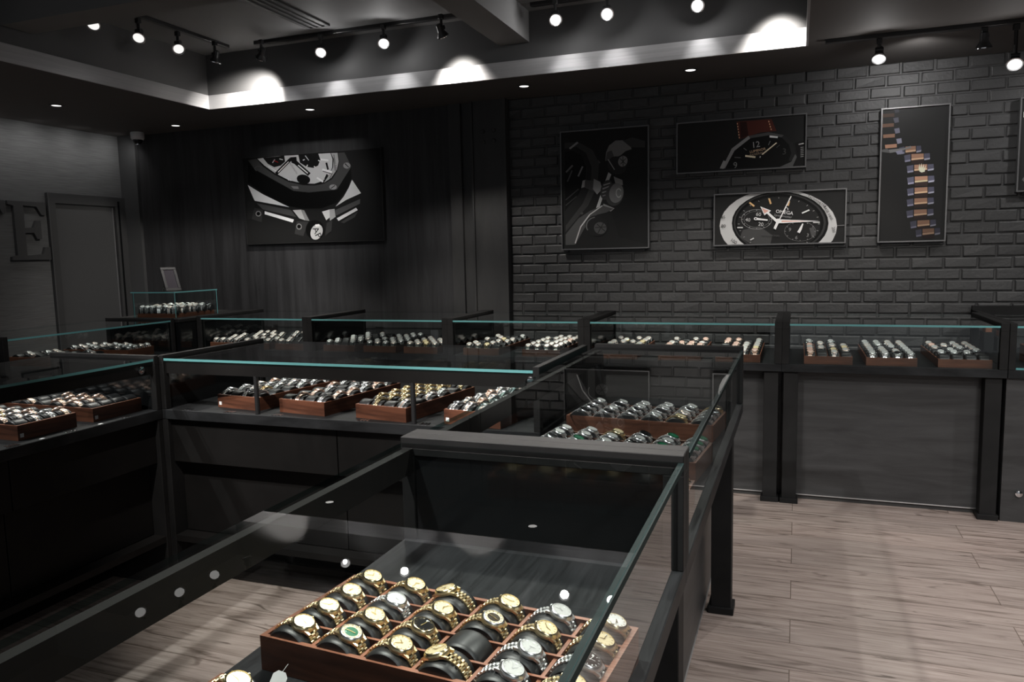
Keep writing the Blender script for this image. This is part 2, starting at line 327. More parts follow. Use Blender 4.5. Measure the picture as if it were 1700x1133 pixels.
mb = MB(); mb.box(-1.78, -1.58, RYN, RYB + .005, 2.70, RZ); struct('ceiling_beam', mb, M_['cove_top'], 'boxed ceiling beam running towards back wall')
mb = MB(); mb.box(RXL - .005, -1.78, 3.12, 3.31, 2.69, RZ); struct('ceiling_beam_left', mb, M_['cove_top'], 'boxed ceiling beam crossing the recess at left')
# slot air diffuser in the recess ceiling
mb = MB(); vx = [-2.99, -2.84]; vy = [2.9, 4.41]
vent = thing('air_vent', 'long black linear slot air vent in the recess ceiling', 'vent', (-2.915, 3.6, RZ))
mb = MB(); mb.box(-.078, .078, -.81, .81, -.004, .0); mb.build('backing', M_['black_paint'], vent)
for i in range(4):
    x0 = -.078 + i * .045
    mbox('slat', M_['cove'], vent, x0, x0 + .018, -.81, .81, -.012, -.004)
mb = MB(); mb.box(-.085, -.078, -.815, .815, -.012, 0); mb.box(.078, .085, -.815, .815, -.012, 0); mb.box(-.085, .085, .81, .817, -.012, 0); mb.box(-.085, .085, -.817, -.81, -.012, 0)
mb.build('frame', M_['black_paint'], vent)
# door in left wall
mb = MB()
for a in ((4.563, 4.625, 0, 1.965), (5.21, 5.37, 0, 1.965), (4.625, 5.21, 1.885, 1.965)):
    mb.box(XL, XL + .03, a[0], a[1], a[2], a[3])
dr = struct('door_1', mb, M_['letter'], 'black door frame in the grasscloth wall')
mbox('door_leaf', M_['door'], dr, XL, XL + .012, 4.625, 5.19, 0, 1.885)
mbox('gap_light_strip', M_['light_strip'], dr, XL + .012, XL + .018, 5.190, 5.196, 0.9, 1.875)  # pale strip standing in for light through the door gap
mbox('frame_bead', M_['cove'], dr, XL + .028, XL + .034, 4.560, 4.566, 0, 1.968)
mbox('stop_bead', M_['gloss_black'], dr, XL + .028, XL + .036, 5.235, 5.25, 0, 1.93)
# wall letters on left wall (end of a word)
def letterE(y0, y1, z0, z1):
    w, h = y1 - y0, z1 - z0
    P = [(0, 0), (1, 0), (1, .22), (.86, .22), (.80, .10), (.38, .07), (.38, .46), (.60, .47), (.68, .36), (.80, .36), (.80, .68), (.68, .68), (.60, .56), (.38, .55), (.38, .93), (.72, .92), (.84, .78), (.96, .78), (.96, 1), (0, 1), (0, .94), (.14, .92), (.14, .08), (0, .06)]
    return [(y0 + p[0] * w, z0 + p[1] * h) for p in P]
mb = MB(); mb.prism(letterE(4.225, 4.553, 1.435, 1.885), 'x', XL, XL + .025); o = mb.build('sign_letter', M_['letter']); tag(o, 'black serif wall letter E beside the door', 'letter', 'wall letters')
P = [(0, 1), (1, 1), (1, .78), (.94, .78), (.86, .92), (.60, .93), (.60, .07), (.74, .05), (.74, 0), (.26, 0), (.26, .05), (.40, .07), (.40, .93), (.14, .92), (.06, .78), (0, .78)]
mb = MB(); mb.prism([(3.84 + p[0] * .36, 1.435 + p[1] * .45) for p in P], 'x', XL, XL + .025); o = mb.build('sign_letter', M_['letter']); tag(o, 'black serif wall letter cut off by left edge of photo', 'letter', 'wall letters')

# dome camera
cam_t = thing('security_camera', 'white dome security camera hanging from soffit in left corner', 'security camera', (-5.30, 5.22, ZC))
mb = MB(); mb.lathe([(.052, 0), (.055, -.006), (.055, -.05), (.047, -.062)], 32); mb.build('housing', M_['white'], cam_t, True)
mb = MB(); mb.lathe([(.040, -.060)] + [(.040 * math.cos(R(a)), -.062 - .040 * math.sin(R(a))) for a in range(0, 90, 12)] + [(.002, -.102)], 24); mb.build('dome', M_['gloss_black'], cam_t, True)
mb = MB(); mb.lathe([(.020, -.088), (.018, -.104), (.010, -.1045)], 16, cap=False); mb.build('lens_ring', M_['chrome'], cam_t, True)

# recessed downlights
for x, y, wd in ((-4.86, 4.09, 'leftmost recessed downlight in the soffit near left wall'), (-4.76, 5.09, 'recessed downlight in the soffit beside the dome camera'), (-3.41, 5.0, 'recessed downlight in soffit over the wood wall picture'),
                 (-1.71, 4.95, 'recessed downlight in soffit where brick begins'), (-.635, 4.97, 'rightmost recessed downlight in soffit, over brick wall')):
    t = thing('downlight', wd, 'ceiling light', (x, y, ZC), 0, 'small recessed downlights')
    mb = MB(); mb.lathe([(.030, -.001), (.046, -.001), (.046, -.005), (.034, -.006), (.030, -.003)], 28, cap=False); mb.build('trim_ring', M_['cove'], t, True)
    mb = MB(); mb.lathe([(.001, -.0035), (.031, -.0035), (.031, -.002)], 24); mb.build('lens', M_['led'], t)
    spot('downlight_beam', (x, y, ZC - .02), (x, y - .36, .8), 85, 44, 0.7, WARM, 0.03)

# track rails and spotlights
def rail(name, x0, x1, y0, y1, z, label):
    mb = MB(); mb.cbox(x0, x1, y0, y1, z - .022, z, .002); o = mb.build(name, M_['black_plastic']); return tag(o, label, 'track rail', 'lighting track rails')
rail('track_rail', -3.76, -3.725, 1.2, 4.54, RZ, 'black lighting track rail along left side of recess')
rail('track_rail', -3.52, -1.78, 4.535, 4.57, RZ, 'black lighting track rail left of the boxed beam')
rail('track_rail', -1.52, RXR - .05, 4.535, 4.57, RZ, 'black lighting track rail right of the boxed beam')
rail('track_rail', .12, 2.4, 4.58, 4.615, ZC, 'black lighting track rail under the soffit before brick wall')
LT = 'spotlights on the left track'; BT = 'spotlights on the back track of recess'; RT = 'spotlights under the right soffit'
def track_lamp(x, y, ztop, zl, aim, lit, label, group, power=0, size=55, aimed_down=False):
    t = thing('track_spotlight', label, 'spotlight', (x, y, ztop), 0, group)
    hub = Vector((0, 0, zl - ztop + .035)); d = (Vector(aim) - Vector((x, y, zl))).normalized()
    mb = MB(); mb.cbox(-.014, .014, -.014, .014, -.022 - .03, -.022, .003); mb.tube((0, 0, -.05), hub, .009, 10); mb.build('stem', M_['black_plastic'], t, True)
    q = d.to_track_quat('Z', 'Y').to_matrix().to_4x4(); q.translation = Vector((0, 0, zl - ztop))
    mb = MB(); mb.lathe([(.010, -.055), (.019, -.05), (.021, -.012), (.024, -.004), (.036, .014), (.038, .024), (.034, .026), (.030, .018)], 24, q); lh = mb.build('lamp_head', M_['black_plastic'], t, True)
    mb = MB(); mb.lathe([(.039, .019), (.0395, .022), (.039, .025), (.036, .0255)], 24, q, cap=False); mb.build('rim', M_['chrome'], lh, True)
    mb = MB(); mb.lathe([(.001, .021), (.031, .021), (.031, .0185)], 20, q); mb.build('lens', M_['bulb'] if lit else M_['dark_lens'], lh)
    mb = MB(); mb.tube((-.02, 0, zl - ztop + .03), (.02, 0, zl - ztop + .03), .013, 12); mb.build('pivot', M_['black_plastic'], t, True)
    if lit and not aimed_down:
        l = bpy.data.lights.new('spotlight_spill', 'POINT'); l.energy = 1.4; l.color = NEUT; l.shadow_soft_size = .015; lo = bpy.data.objects.new('spotlight_spill', l); C.objects.link(lo); lo.location = Vector((x, y, zl)) + d * .05
    if lit and group == BT:
        spot('spotlight_spill', (x, y - .02, zl - .03), (x + .03, RYB, ZC - .06), 7, 60, 1.0, NEUT, .02)
    if power:
        p = Vector((x, y, zl)) + d * .05
        o = spot('spotlight_beam', p, aim, power, size, 1.0 if size > 65 else 0.7, WARM, 0.025)
    return t
track_lamp(-3.783, 3.473, RZ, 2.76, (-2.9, 1.9, 0.8), True, 'lit track spotlight nearest the camera on left rail', LT, 45, 36, True)
track_lamp(-3.764, 3.777, RZ, 2.76, (-2.85, 2.2, 0.8), True, 'lit track spotlight in the middle of left rail', LT, 45, 36, True)
track_lamp(-3.754, 4.084, RZ, 2.765, (-2.2, 2.7, 0.8), True, 'lit track spotlight third along left rail, before the dark one', LT, 45, 36, True)
track_lamp(-3.70, 4.36, RZ, 2.75, (-4.3, 4.5, 1.05), False, 'unlit-looking track spotlight at the end of left rail', LT, 55, 50)
track_lamp(-3.40, 4.46, RZ, 2.765, (-3.76, 4.76, 2.34), False, 'track spotlight at left end of back rail, aimed at fascia', BT, 110, 92)
track_lamp(-2.971, 4.517, RZ, 2.76, (-2.2, 2.8, 0.8), True, 'lit track spotlight left on back rail, beside the left-end one', BT, 40, 50)
track_lamp(-2.493, 4.501, RZ, 2.76, (-1.6, 2.8, 0.8), True, 'lit track spotlight on back rail nearer the boxed beam', BT, 40, 50)
track_lamp(-2.069, 4.46, RZ, 2.755, (-2.03, 4.74, 2.37), False, 'dark track spotlight on back rail just left of boxed beam', BT, 55, 80)
track_lamp(-1.348, 4.484, RZ, 2.76, (-0.6, 2.5, 0.8), True, 'lit track spotlight on back rail just right of boxed beam', BT, 40, 50)
track_lamp(-1.049, 4.521, RZ, 2.76, (-0.4, 1.2, 0.8), True, 'brightest lit track spotlight right of the boxed beam', BT, 45, 50)
track_lamp(-.548, 4.582, RZ, 2.76, (-0.3, 1.0, 0.8), True, 'lit track spotlight at right end of the back rail', BT, 40, 50)
track_lamp(-.13, 4.46, RZ, 2.77, (-.11, 4.74, 2.37), False, 'track spotlight at recess corner, just above top of photo', BT, 65, 86)
track_lamp(.384, 4.60, ZC, 2.39, (.2, 3.4, 0.4), True, 'lit spotlight hanging left on the right soffit rail', RT, 35, 60)
track_lamp(.862, 4.60, ZC, 2.40, (.9, 4.9, 0.9), False, 'dark spotlight hanging in the middle of right soffit rail', RT, 16, 70)
track_lamp(1.0, 4.60, ZC, 2.295, (.7, 3.0, 0.6), True, 'lit spotlight low at right edge of photo', RT, 35, 60)
# wall washers above the left wall
for k in range(9):
    spot('wall_washer', (-5.36, 2.3 + .36 * k, 2.45), (-5.63, 2.3 + .36 * k, 2.15), 2.3, 150, 1.0, NEUT)
spot('wall_washer', (.6, 4.7, 2.44), (.6, 5.36, 2.0), 13, 140, 0.9, NEUT)
spot('wall_washer', (1.7, 4.7, 2.44), (1.7, 5.36, 1.6), 24, 140, 0.9, NEUT)

# ---------------------------------------------------------------- pictures
PICS = {
 'ap': [
  ('p',60,[(55,678),(147,686),(970,682),(1025,574),(975,478),(886,401),(625,391),(481,411),(112,604)]),
  ('p',9,[(40,499),(55,673),(112,604),(481,411),(625,391),(886,401),(1022,565),(1023,475),(971,388),(881,301),(738,261),(561,264),(429,293),(240,376)]),
  ('p',20,[(135,687),(353,694),(912,685),(921,616),(899,545),(848,484),(770,452),(683,443),(573,451),(441,483),(304,549),(200,620)]),
  ('p',150,[(848,685),(907,683),(914,616),(894,554),(838,494),(771,461),(806,500),(861,574),(870,637)]),
  ('p',175,[(147,685),(342,693),(843,685),(859,637),(853,575),(823,522),(761,475),(683,457),(574,464),(442,497),(310,562),(214,626)]),
  ('p',22,[(204,687),(410,693),(416,646),(371,617),(308,607),(247,638)]),
  ('p',200,[(249,616),(326,570),(331,576),(254,622)]),
  ('p',170,[(314,671),(290,645),(296,641),(321,667)]),
  ('p',190,[(362,667),(395,658),(397,665),(364,673)]),
  ('p',(120,20,20),[(309,656),(348,640),(352,646),(313,663)]),
  ('p',18,[(544,694),(730,691),(749,640),(724,596),(680,580),(615,593),(556,629)]),
  ('p',200,[(587,642),(604,648),(600,655),(583,649)]),
  ('p',200,[(621,591),(631,606),(623,610),(613,595)]),
  ('p',200,[(683,591),(693,581),(700,586),(689,596)]),
  ('p',200,[(643,643),(612,682),(606,679),(637,640)]),
  ('p',200,[(725,633),(744,625),(748,631),(729,640)]),
  ('p',15,[(643,483),(640,476),(634,470),(626,465),(617,462),(606,459),(594,459),(582,459),(570,461),(558,465),(547,470),(537,475),(529,482),(523,489),(520,497),(518,504),(519,511),(523,518),(528,524),(536,529),(546,532),(556,534),(568,535),(580,534),(593,532),(605,529),(615,524),(625,518),(633,512),(639,505),(643,497),(644,490)]),
  ('p',15,[(462,673),(313,564),(334,545),(483,653)]),
  ('p',205,[(446,645),(340,568),(345,563),(452,640)]),
  ('p',15,[(499,625),(625,520),(652,541),(526,647)]),
  ('p',205,[(535,607),(622,539),(628,545),(542,613)]),
  ('p',15,[(465,676),(526,676),(528,612),(479,632)]),
  ('p',215,[(758,556),(845,529),(852,545),(765,571)]),
  ('p',30,[(764,548),(843,523),(845,528),(766,553)]),
  ('p',215,[(703,498),(758,462),(768,473),(713,508)]),
  ('p',215,[(748,636),(820,625),(823,637),(750,649)]),
  ('p',190,[(433,510),(437,494),(446,496),(442,512)]),
  ('p',190,[(452,505),(456,489),(465,491),(460,506)]),
  ('p',20,[(793,613),(806,558),(823,560),(810,615)]),
  ('p',20,[(799,527),(776,492),(791,484),(814,519)]),
  ('p',90,[(871,672),(875,546),(881,546),(878,672)]),
  ('p',60,[(851,531),(824,492),(829,489),(856,528)]),
  ('t', 60, '1000 BAR', 881, 596, 19, -80),
  ('t', 80, 'AUTOMATIC', 492, 587, 14, -55),
  ('p',120,[(1018,578),(1017,574),(1015,570),(1012,566),(1008,563),(1003,560),(997,558),(991,557),(985,557),(979,558),(973,560),(968,562),(963,565),(959,569),(956,573),(955,578),(955,582),(955,587),(957,591),(961,595),(965,598),(970,601),(975,602),(981,603),(987,604),(994,603),(999,601),(1005,599),(1009,595),(1013,592),(1016,587),(1017,583)]),
  ('p',20,[(968,594),(1001,564),(1006,568),(974,599)]),
  ('p',130,[(887,421),(886,417),(884,413),(881,410),(876,407),(871,405),(865,403),(858,403),(852,403),(845,403),(839,405),(833,407),(828,410),(824,413),(821,416),(819,420),(819,424),(819,428),(822,432),(825,435),(829,438),(835,440),(841,442),(847,442),(854,442),(861,442),(867,440),(873,438),(878,435),(882,432),(885,429),(887,425)]),
  ('p',20,[(835,410),(873,431),(870,436),(831,415)]),
  ('p',110,[(461,449),(528,444),(533,423),(482,428)]),
  ('p',80,[(134,587),(127,590),(131,593),(137,590)]),
  ('p',80,[(127,590),(122,594),(127,596),(131,593)]),
  ('p',80,[(122,594),(118,598),(123,599),(127,596)]),
  ('p',80,[(118,598),(116,603),(122,603),(123,599)]),
  ('p',80,[(116,603),(115,607),(121,607),(122,603)]),
  ('p',80,[(115,607),(117,611),(123,610),(121,607)]),
  ('p',80,[(117,611),(120,615),(125,614),(123,610)]),
  ('p',80,[(120,615),(125,619),(129,617),(125,614)]),
  ('p',80,[(125,619),(131,622),(135,619),(129,617)]),
  ('p',80,[(131,622),(139,624),(141,621),(135,619)]),
  ('p',80,[(139,624),(147,625),(148,622),(141,621)]),
  ('p',80,[(147,625),(155,625),(155,622),(148,622)]),
  ('p',80,[(155,625),(163,624),(162,621),(155,622)]),
  ('p',80,[(163,624),(171,622),(169,620),(162,621)]),
  ('p',80,[(171,622),(179,620),(175,617),(169,620)]),
  ('p',80,[(179,620),(185,616),(180,615),(175,617)]),
  ('p',80,[(185,616),(189,612),(184,611),(180,615)]),
  ('p',205,[(38,480),(184,397),(434,283),(99,349)]),
  ('p',120,[(38,480),(99,349),(83,374)]),
  ('p',190,[(1028,470),(1103,363),(967,317),(868,270),(947,344),(998,413)]),
  ('p',62,[(115,329),(449,259),(496,201),(175,275)]),
  ('p',70,[(864,243),(1094,319),(1090,283),(866,197)]),
  ('p',215,[(192,260),(472,183),(459,159),(190,236)]),
  ('p',215,[(874,178),(1053,253),(1068,234),(889,157)]),
  ('p',55,[(910,147),(1070,225),(1039,181),(936,137)]),
  ('p',165,[(466,258),(544,258),(578,173),(523,191)]),
  ('p',120,[(544,258),(574,252),(619,167),(578,173)]),
  ('p',190,[(741,235),(811,249),(821,194),(776,166)]),
  ('p',150,[(811,249),(858,252),(864,190),(810,161)]),
  ('p',45,[(499,168),(608,160),(553,47),(471,68)]),
  ('p',45,[(780,145),(832,164),(820,79),(758,44)]),
  ('p',40,[(78,298),(175,270),(156,171),(53,203)]),
  ('p',30,[(23,348),(110,334),(59,203),(12,200)]),
  ('p',110,[(157,241),(156,237),(147,239),(147,242)]),
  ('p',110,[(156,237),(154,232),(145,236),(147,239)]),
  ('p',110,[(154,232),(150,228),(143,233),(145,236)]),
  ('p',110,[(150,228),(146,225),(141,231),(143,233)]),
  ('p',110,[(146,225),(141,222),(137,229),(141,231)]),
  ('p',110,[(141,222),(136,220),(134,228),(137,229)]),
  ('p',110,[(136,220),(130,220),(130,227),(134,228)]),
  ('p',110,[(130,220),(124,220),(126,227),(130,227)]),
  ('p',110,[(124,220),(119,221),(122,228),(126,227)]),
  ('p',110,[(119,221),(113,223),(119,230),(122,228)]),
  ('p',110,[(113,223),(109,226),(116,232),(119,230)]),
  ('p',110,[(109,226),(105,230),(113,234),(116,232)]),
  ('p',110,[(105,230),(103,234),(111,237),(113,234)]),
  ('p',110,[(103,234),(101,239),(110,240),(111,237)]),
  ('p',110,[(101,239),(101,243),(110,243),(110,240)]),
  ('p',110,[(101,243),(102,248),(111,246),(110,243)]),
  ('p',110,[(102,248),(104,253),(112,249),(111,246)]),
  ('p',110,[(104,253),(107,257),(114,252),(112,249)]),
  ('p',110,[(107,257),(111,260),(117,254),(114,252)]),
  ('p',110,[(111,260),(116,263),(120,256),(117,254)]),
  ('p',110,[(116,263),(122,264),(124,257),(120,256)]),
  ('p',110,[(122,264),(128,265),(128,258),(124,257)]),
  ('p',110,[(128,265),(133,265),(132,257),(128,258)]),
  ('p',110,[(133,265),(139,264),(136,257),(132,257)]),
  ('p',110,[(139,264),(144,262),(139,255),(136,257)]),
  ('p',110,[(144,262),(149,259),(142,253),(139,255)]),
  ('p',110,[(149,259),(152,255),(145,251),(142,253)]),
  ('p',110,[(152,255),(155,251),(146,248),(145,251)]),
  ('p',110,[(155,251),(156,246),(147,245),(146,248)]),
  ('p',110,[(156,246),(157,241),(147,242),(147,245)]),
  ('p',8,[(146,242),(146,239),(145,236),(143,234),(140,232),(138,230),(135,229),(131,228),(128,228),(124,229),(121,229),(118,231),(116,233),(114,235),(112,238),(112,240),(111,243),(112,246),(113,248),(115,251),(117,253),(120,255),(123,256),(126,256),(130,257),(133,256),(136,255),(139,254),(142,252),(144,250),(145,247),(146,244)]),
  ('p',110,[(546,124),(545,119),(536,121),(537,124)]),
  ('p',110,[(545,119),(543,114),(535,118),(536,121)]),
  ('p',110,[(543,114),(540,110),(533,115),(535,118)]),
  ('p',110,[(540,110),(536,106),(530,112),(533,115)]),
  ('p',110,[(536,106),(531,103),(527,110),(530,112)]),
  ('p',110,[(531,103),(526,101),(524,109),(527,110)]),
  ('p',110,[(526,101),(520,100),(520,109),(524,109)]),
  ('p',110,[(520,100),(515,101),(516,109),(520,109)]),
  ('p',110,[(515,101),(509,102),(513,109),(516,109)]),
  ('p',110,[(509,102),(504,104),(509,111),(513,109)]),
  ('p',110,[(504,104),(500,107),(506,113),(509,111)]),
  ('p',110,[(500,107),(496,111),(504,116),(506,113)]),
  ('p',110,[(496,111),(494,116),(502,119),(504,116)]),
  ('p',110,[(494,116),(492,120),(501,122),(502,119)]),
  ('p',110,[(492,120),(492,126),(501,125),(501,122)]),
  ('p',110,[(492,126),(493,131),(502,129),(501,125)]),
  ('p',110,[(493,131),(495,135),(503,132),(502,129)]),
  ('p',110,[(495,135),(498,140),(505,135),(503,132)]),
  ('p',110,[(498,140),(502,143),(508,137),(505,135)]),
  ('p',110,[(502,143),(507,146),(511,139),(508,137)]),
  ('p',110,[(507,146),(512,148),(515,140),(511,139)]),
  ('p',110,[(512,148),(518,149),(518,141),(515,140)]),
  ('p',110,[(518,149),(523,149),(522,141),(518,141)]),
  ('p',110,[(523,149),(529,147),(526,140),(522,141)]),
  ('p',110,[(529,147),(534,145),(529,138),(526,140)]),
  ('p',110,[(534,145),(538,142),(532,136),(529,138)]),
  ('p',110,[(538,142),(542,138),(534,134),(532,136)]),
  ('p',110,[(542,138),(544,134),(536,131),(534,134)]),
  ('p',110,[(544,134),(546,129),(537,127),(536,131)]),
  ('p',110,[(546,129),(546,124),(537,124),(537,127)]),
  ('p',8,[(536,124),(535,121),(534,118),(533,116),(530,114),(528,112),(525,111),(521,110),(518,110),(515,110),(512,111),(509,113),(507,114),(505,117),(503,119),(502,122),(502,125),(503,128),(504,131),(506,133),(508,136),(511,137),(514,139),(517,139),(520,140),(523,139),(526,138),(529,137),(532,135),(534,133),(535,130),(536,127)]),
  ('p',10,[(753,95),(751,80),(745,67),(736,54),(725,43),(712,34),(696,28),(680,24),(663,23),(646,25),(630,30),(616,37),(603,47),(593,58),(586,72),(582,86),(581,100),(584,115),(590,129),(598,141),(610,152),(623,161),(639,167),(655,171),(672,172),(689,170),(704,165),(719,157),(731,148),(741,136),(748,123),(752,109)]),
  ('p',165,[(733,59),(727,48),(719,38),(709,30),(698,23),(687,18),(675,16),(664,16),(654,18),(644,23),(636,29),(630,38),(626,47),(624,59),(625,70),(627,82),(632,94),(639,105),(647,115),(657,124),(668,130),(679,135),(690,137),(701,137),(712,135),(721,130),(729,124),(735,115),(739,106),(741,95),(741,83),(738,71)]),
  ('p',240,[(673,136),(711,138),(716,121),(676,118)]),
  ('t', 12, 'AP', 685, 71, 57, -68),
 ],
 'crown': [
  ('p',24,[(24,787),(255,820),(598,795),(596,18),(405,73),(290,431)]),
  ('p',45,[(23,737),(123,735),(221,676),(268,583),(254,433),(187,297),(20,120),(21,162),(147,311),(207,435),(213,561),(175,658),(109,703),(22,697)]),
  ('p',14,[(23,674),(82,676),(142,647),(174,563),(166,463),(118,376),(17,265)]),
  ('p',120,[(62,689),(122,729),(113,739),(54,699)]),
  ('p',110,[(122,499),(155,565),(145,570),(112,503)]),
  ('p',90,[(34,530),(83,575),(74,583),(25,538)]),
  ('p',70,[(43,467),(78,542),(69,546),(35,471)]),
  ('p',50,[(26,339),(121,411),(116,417),(21,345)]),
  ('p',45,[(26,301),(107,361),(102,367),(21,307)]),
  ('p',60,[(256,600),(270,581),(277,585),(263,604)]),
  ('p',130,[(149,470),(173,475),(161,425),(139,420)]),
  ('p',60,[(166,473),(232,466),(238,390),(161,422)]),
  ('p',120,[(229,478),(275,455),(288,406),(251,370),(222,409)]),
  ('p',95,[(311,599),(318,655),(338,697),(383,727),(434,726),(485,689),(494,663),(453,652),(419,626),(372,611)]),
  ('p',60,[(311,593),(325,654),(357,664),(376,611)]),
  ('p',45,[(434,723),(498,741),(586,710),(585,668),(491,674)]),
  ('p',34,[(450,525),(443,516),(434,509),(423,503),(411,500),(399,499),(386,501),(373,505),(361,511),(351,519),(341,528),(334,539),(329,551),(327,563),(327,575),(330,586),(335,596),(342,605),(351,613),(362,618),(374,621),(386,622),(399,620),(412,616),(424,610),(434,602),(443,593),(450,582),(455,570),(457,559),(457,547),(455,535)]),
  ('p',105,[(463,573),(460,567),(456,561),(451,556),(445,552),(439,550),(433,549),(426,549),(420,551),(415,554),(410,559),(406,564),(403,570),(401,577),(401,584),(402,591),(404,598),(407,604),(411,610),(416,615),(422,618),(428,621),(434,622),(441,621),(447,619),(452,616),(457,612),(461,607),(464,601),(466,594),(466,587),(465,580)]),
  ('p',40,[(413,603),(451,564),(454,567),(416,607)]),
  ('p',40,[(451,604),(416,569),(420,566),(455,601)]),
  ('p',40,[(431,620),(433,551),(438,550),(436,620)]),
  ('p',120,[(328,603),(373,531),(378,534),(334,606)]),
  ('p',150,[(333,517),(353,501),(310,399),(283,324),(256,250),(236,257),(290,406)]),
  ('p',110,[(369,487),(430,459),(433,424),(381,437)]),
  ('p',48,[(359,386),(354,373),(349,362),(342,352),(334,343),(325,337),(317,333),(308,331),(300,332),(292,336),(286,342),(281,350),(277,360),(275,372),(274,385),(276,398),(279,411),(283,423),(289,435),(296,445),(304,454),(312,460),(321,464),(330,465),(338,464),(345,460),(352,454),(357,446),(361,436),(363,425),(363,412),(362,399)]),
  ('p',130,[(298,427),(346,440),(344,447),(296,435)]),
  ('p',120,[(292,402),(341,419),(338,426),(289,410)]),
  ('p',110,[(289,377),(337,390),(335,397),(286,385)]),
  ('p',100,[(291,355),(337,365),(334,372),(289,362)]),
  ('p',50,[(435,349),(430,335),(424,321),(415,310),(405,300),(394,293),(382,289),(369,287),(357,289),(346,293),(335,300),(326,310),(319,322),(314,335),(312,350),(311,365),(314,380),(318,394),(325,407),(333,419),(344,428),(355,435),(367,440),(379,441),(391,439),(403,435),(413,428),(422,418),(429,407),(434,393),(437,379),(437,364)]),
  ('p',95,[(435,362),(431,349),(426,338),(419,327),(411,319),(402,313),(392,309),(382,307),(372,308),(363,312),(355,318),(348,326),(343,336),(339,347),(337,360),(337,373),(339,386),(343,399),(349,410),(356,420),(364,429),(373,435),(383,439),(393,440),(402,439),(411,435),(419,429),(426,421),(432,411),(435,400),(437,388),(437,375)]),
  ('p',140,[(422,356),(419,351),(415,356),(417,360)]),
  ('p',140,[(419,351),(416,346),(413,353),(415,356)]),
  ('p',140,[(416,346),(412,343),(410,350),(413,353)]),
  ('p',140,[(412,343),(408,341),(407,349),(410,350)]),
  ('p',140,[(408,341),(404,340),(404,349),(407,349)]),
  ('p',140,[(404,340),(400,341),(401,349),(404,349)]),
  ('p',140,[(400,341),(395,344),(398,351),(401,349)]),
  ('p',140,[(395,344),(392,347),(395,354),(398,351)]),
  ('p',140,[(392,347),(389,352),(392,357),(395,354)]),
  ('p',140,[(389,352),(386,358),(391,361),(392,357)]),
  ('p',140,[(386,358),(384,364),(389,366),(391,361)]),
  ('p',140,[(384,364),(384,371),(389,371),(389,366)]),
  ('p',140,[(384,371),(384,377),(389,376),(389,371)]),
  ('p',140,[(384,377),(385,384),(389,381),(389,376)]),
  ('p',140,[(385,384),(386,390),(391,386),(389,381)]),
  ('p',140,[(386,390),(389,395),(393,390),(391,386)]),
  ('p',140,[(389,395),(392,400),(395,393),(393,390)]),
  ('p',140,[(392,400),(396,403),(398,396),(395,393)]),
  ('p',140,[(396,403),(400,405),(401,397),(398,396)]),
  ('p',140,[(400,405),(404,405),(404,397),(401,397)]),
  ('p',140,[(404,405),(409,405),(407,397),(404,397)]),
  ('p',140,[(409,405),(413,402),(410,395),(407,397)]),
  ('p',140,[(413,402),(416,399),(413,392),(410,395)]),
  ('p',140,[(416,399),(419,394),(416,389),(413,392)]),
  ('p',140,[(419,394),(422,388),(418,385),(416,389)]),
  ('p',110,[(296,305),(374,270),(348,250),(289,274)]),
  ('p',60,[(20,100),(116,210),(197,258),(289,293),(367,267),(315,243),(249,231),(169,157),(108,56),(90,28),(19,26)]),
  ('p',150,[(94,36),(135,150),(128,153),(86,38)]),
  ('p',150,[(135,149),(202,233),(196,238),(128,154)]),
  ('p',150,[(201,232),(291,289),(287,296),(197,238)]),
  ('p',28,[(322,125),(316,113),(307,102),(295,94),(282,88),(267,84),(252,83),(236,85),(220,89),(206,96),(193,105),(182,117),(173,129),(168,143),(165,157),(165,171),(169,184),(175,196),(185,207),(196,215),(210,221),(225,225),(240,226),(256,224),(271,219),(286,212),(298,203),(309,192),(318,179),(323,166),(326,152),(326,138)]),
  ('p',80,[(179,125),(172,137),(180,139),(186,128)]),
  ('p',80,[(172,137),(169,151),(177,151),(180,139)]),
  ('p',80,[(169,151),(170,164),(178,163),(177,151)]),
  ('p',80,[(170,164),(173,178),(181,175),(178,163)]),
  ('p',80,[(173,178),(180,190),(187,186),(181,175)]),
  ('p',80,[(180,190),(191,200),(196,195),(187,186)]),
  ('p',80,[(191,200),(203,209),(207,203),(196,195)]),
  ('p',80,[(203,209),(218,214),(220,208),(207,203)]),
  ('p',80,[(218,214),(233,218),(235,211),(220,208)]),
  ('p',60,[(314,122),(310,115),(305,109),(299,104),(291,100),(283,98),(274,97),(266,98),(257,100),(249,104),(242,109),(236,116),(232,123),(229,131),(228,139),(228,147),(230,155),(234,162),(239,168),(245,173),(253,177),(261,179),(270,179),(278,179),(287,176),(295,172),(302,167),(308,161),(312,154),(315,146),(316,138),(316,130)]),
  ('p',30,[(247,165),(306,112),(309,116),(250,169)]),
  ('p',30,[(292,173),(252,104),(257,102),(297,171)]),
  ('p',30,[(235,140),(314,143),(314,148),(235,145)]),
  ('p',55,[(151,245),(151,243),(151,242),(150,240),(148,239),(147,238),(145,238),(143,237),(141,237),(139,238),(137,238),(135,239),(133,240),(132,241),(131,243),(130,244),(130,245),(130,247),(131,248),(132,250),(133,251),(135,252),(137,252),(139,253),(141,253),(143,253),(145,252),(147,251),(148,250),(150,249),(151,248),(151,246)]),
 ],
 'strap': [
  ('p',(62,32,27),[(374,306),(589,306),(621,229),(529,228),(393,194)]),
  ('p',(35,20,18),[(397,301),(437,301),(450,213),(402,199)]),
  ('p',(190,140,110),[(377,297),(378,288),(384,288),(383,297)]),
  ('p',(190,140,110),[(380,279),(381,270),(387,270),(385,280)]),
  ('p',(190,140,110),[(382,262),(383,252),(389,253),(388,262)]),
  ('p',(190,140,110),[(385,244),(386,235),(392,235),(390,244)]),
  ('p',(190,140,110),[(387,226),(388,217),(394,217),(393,227)]),
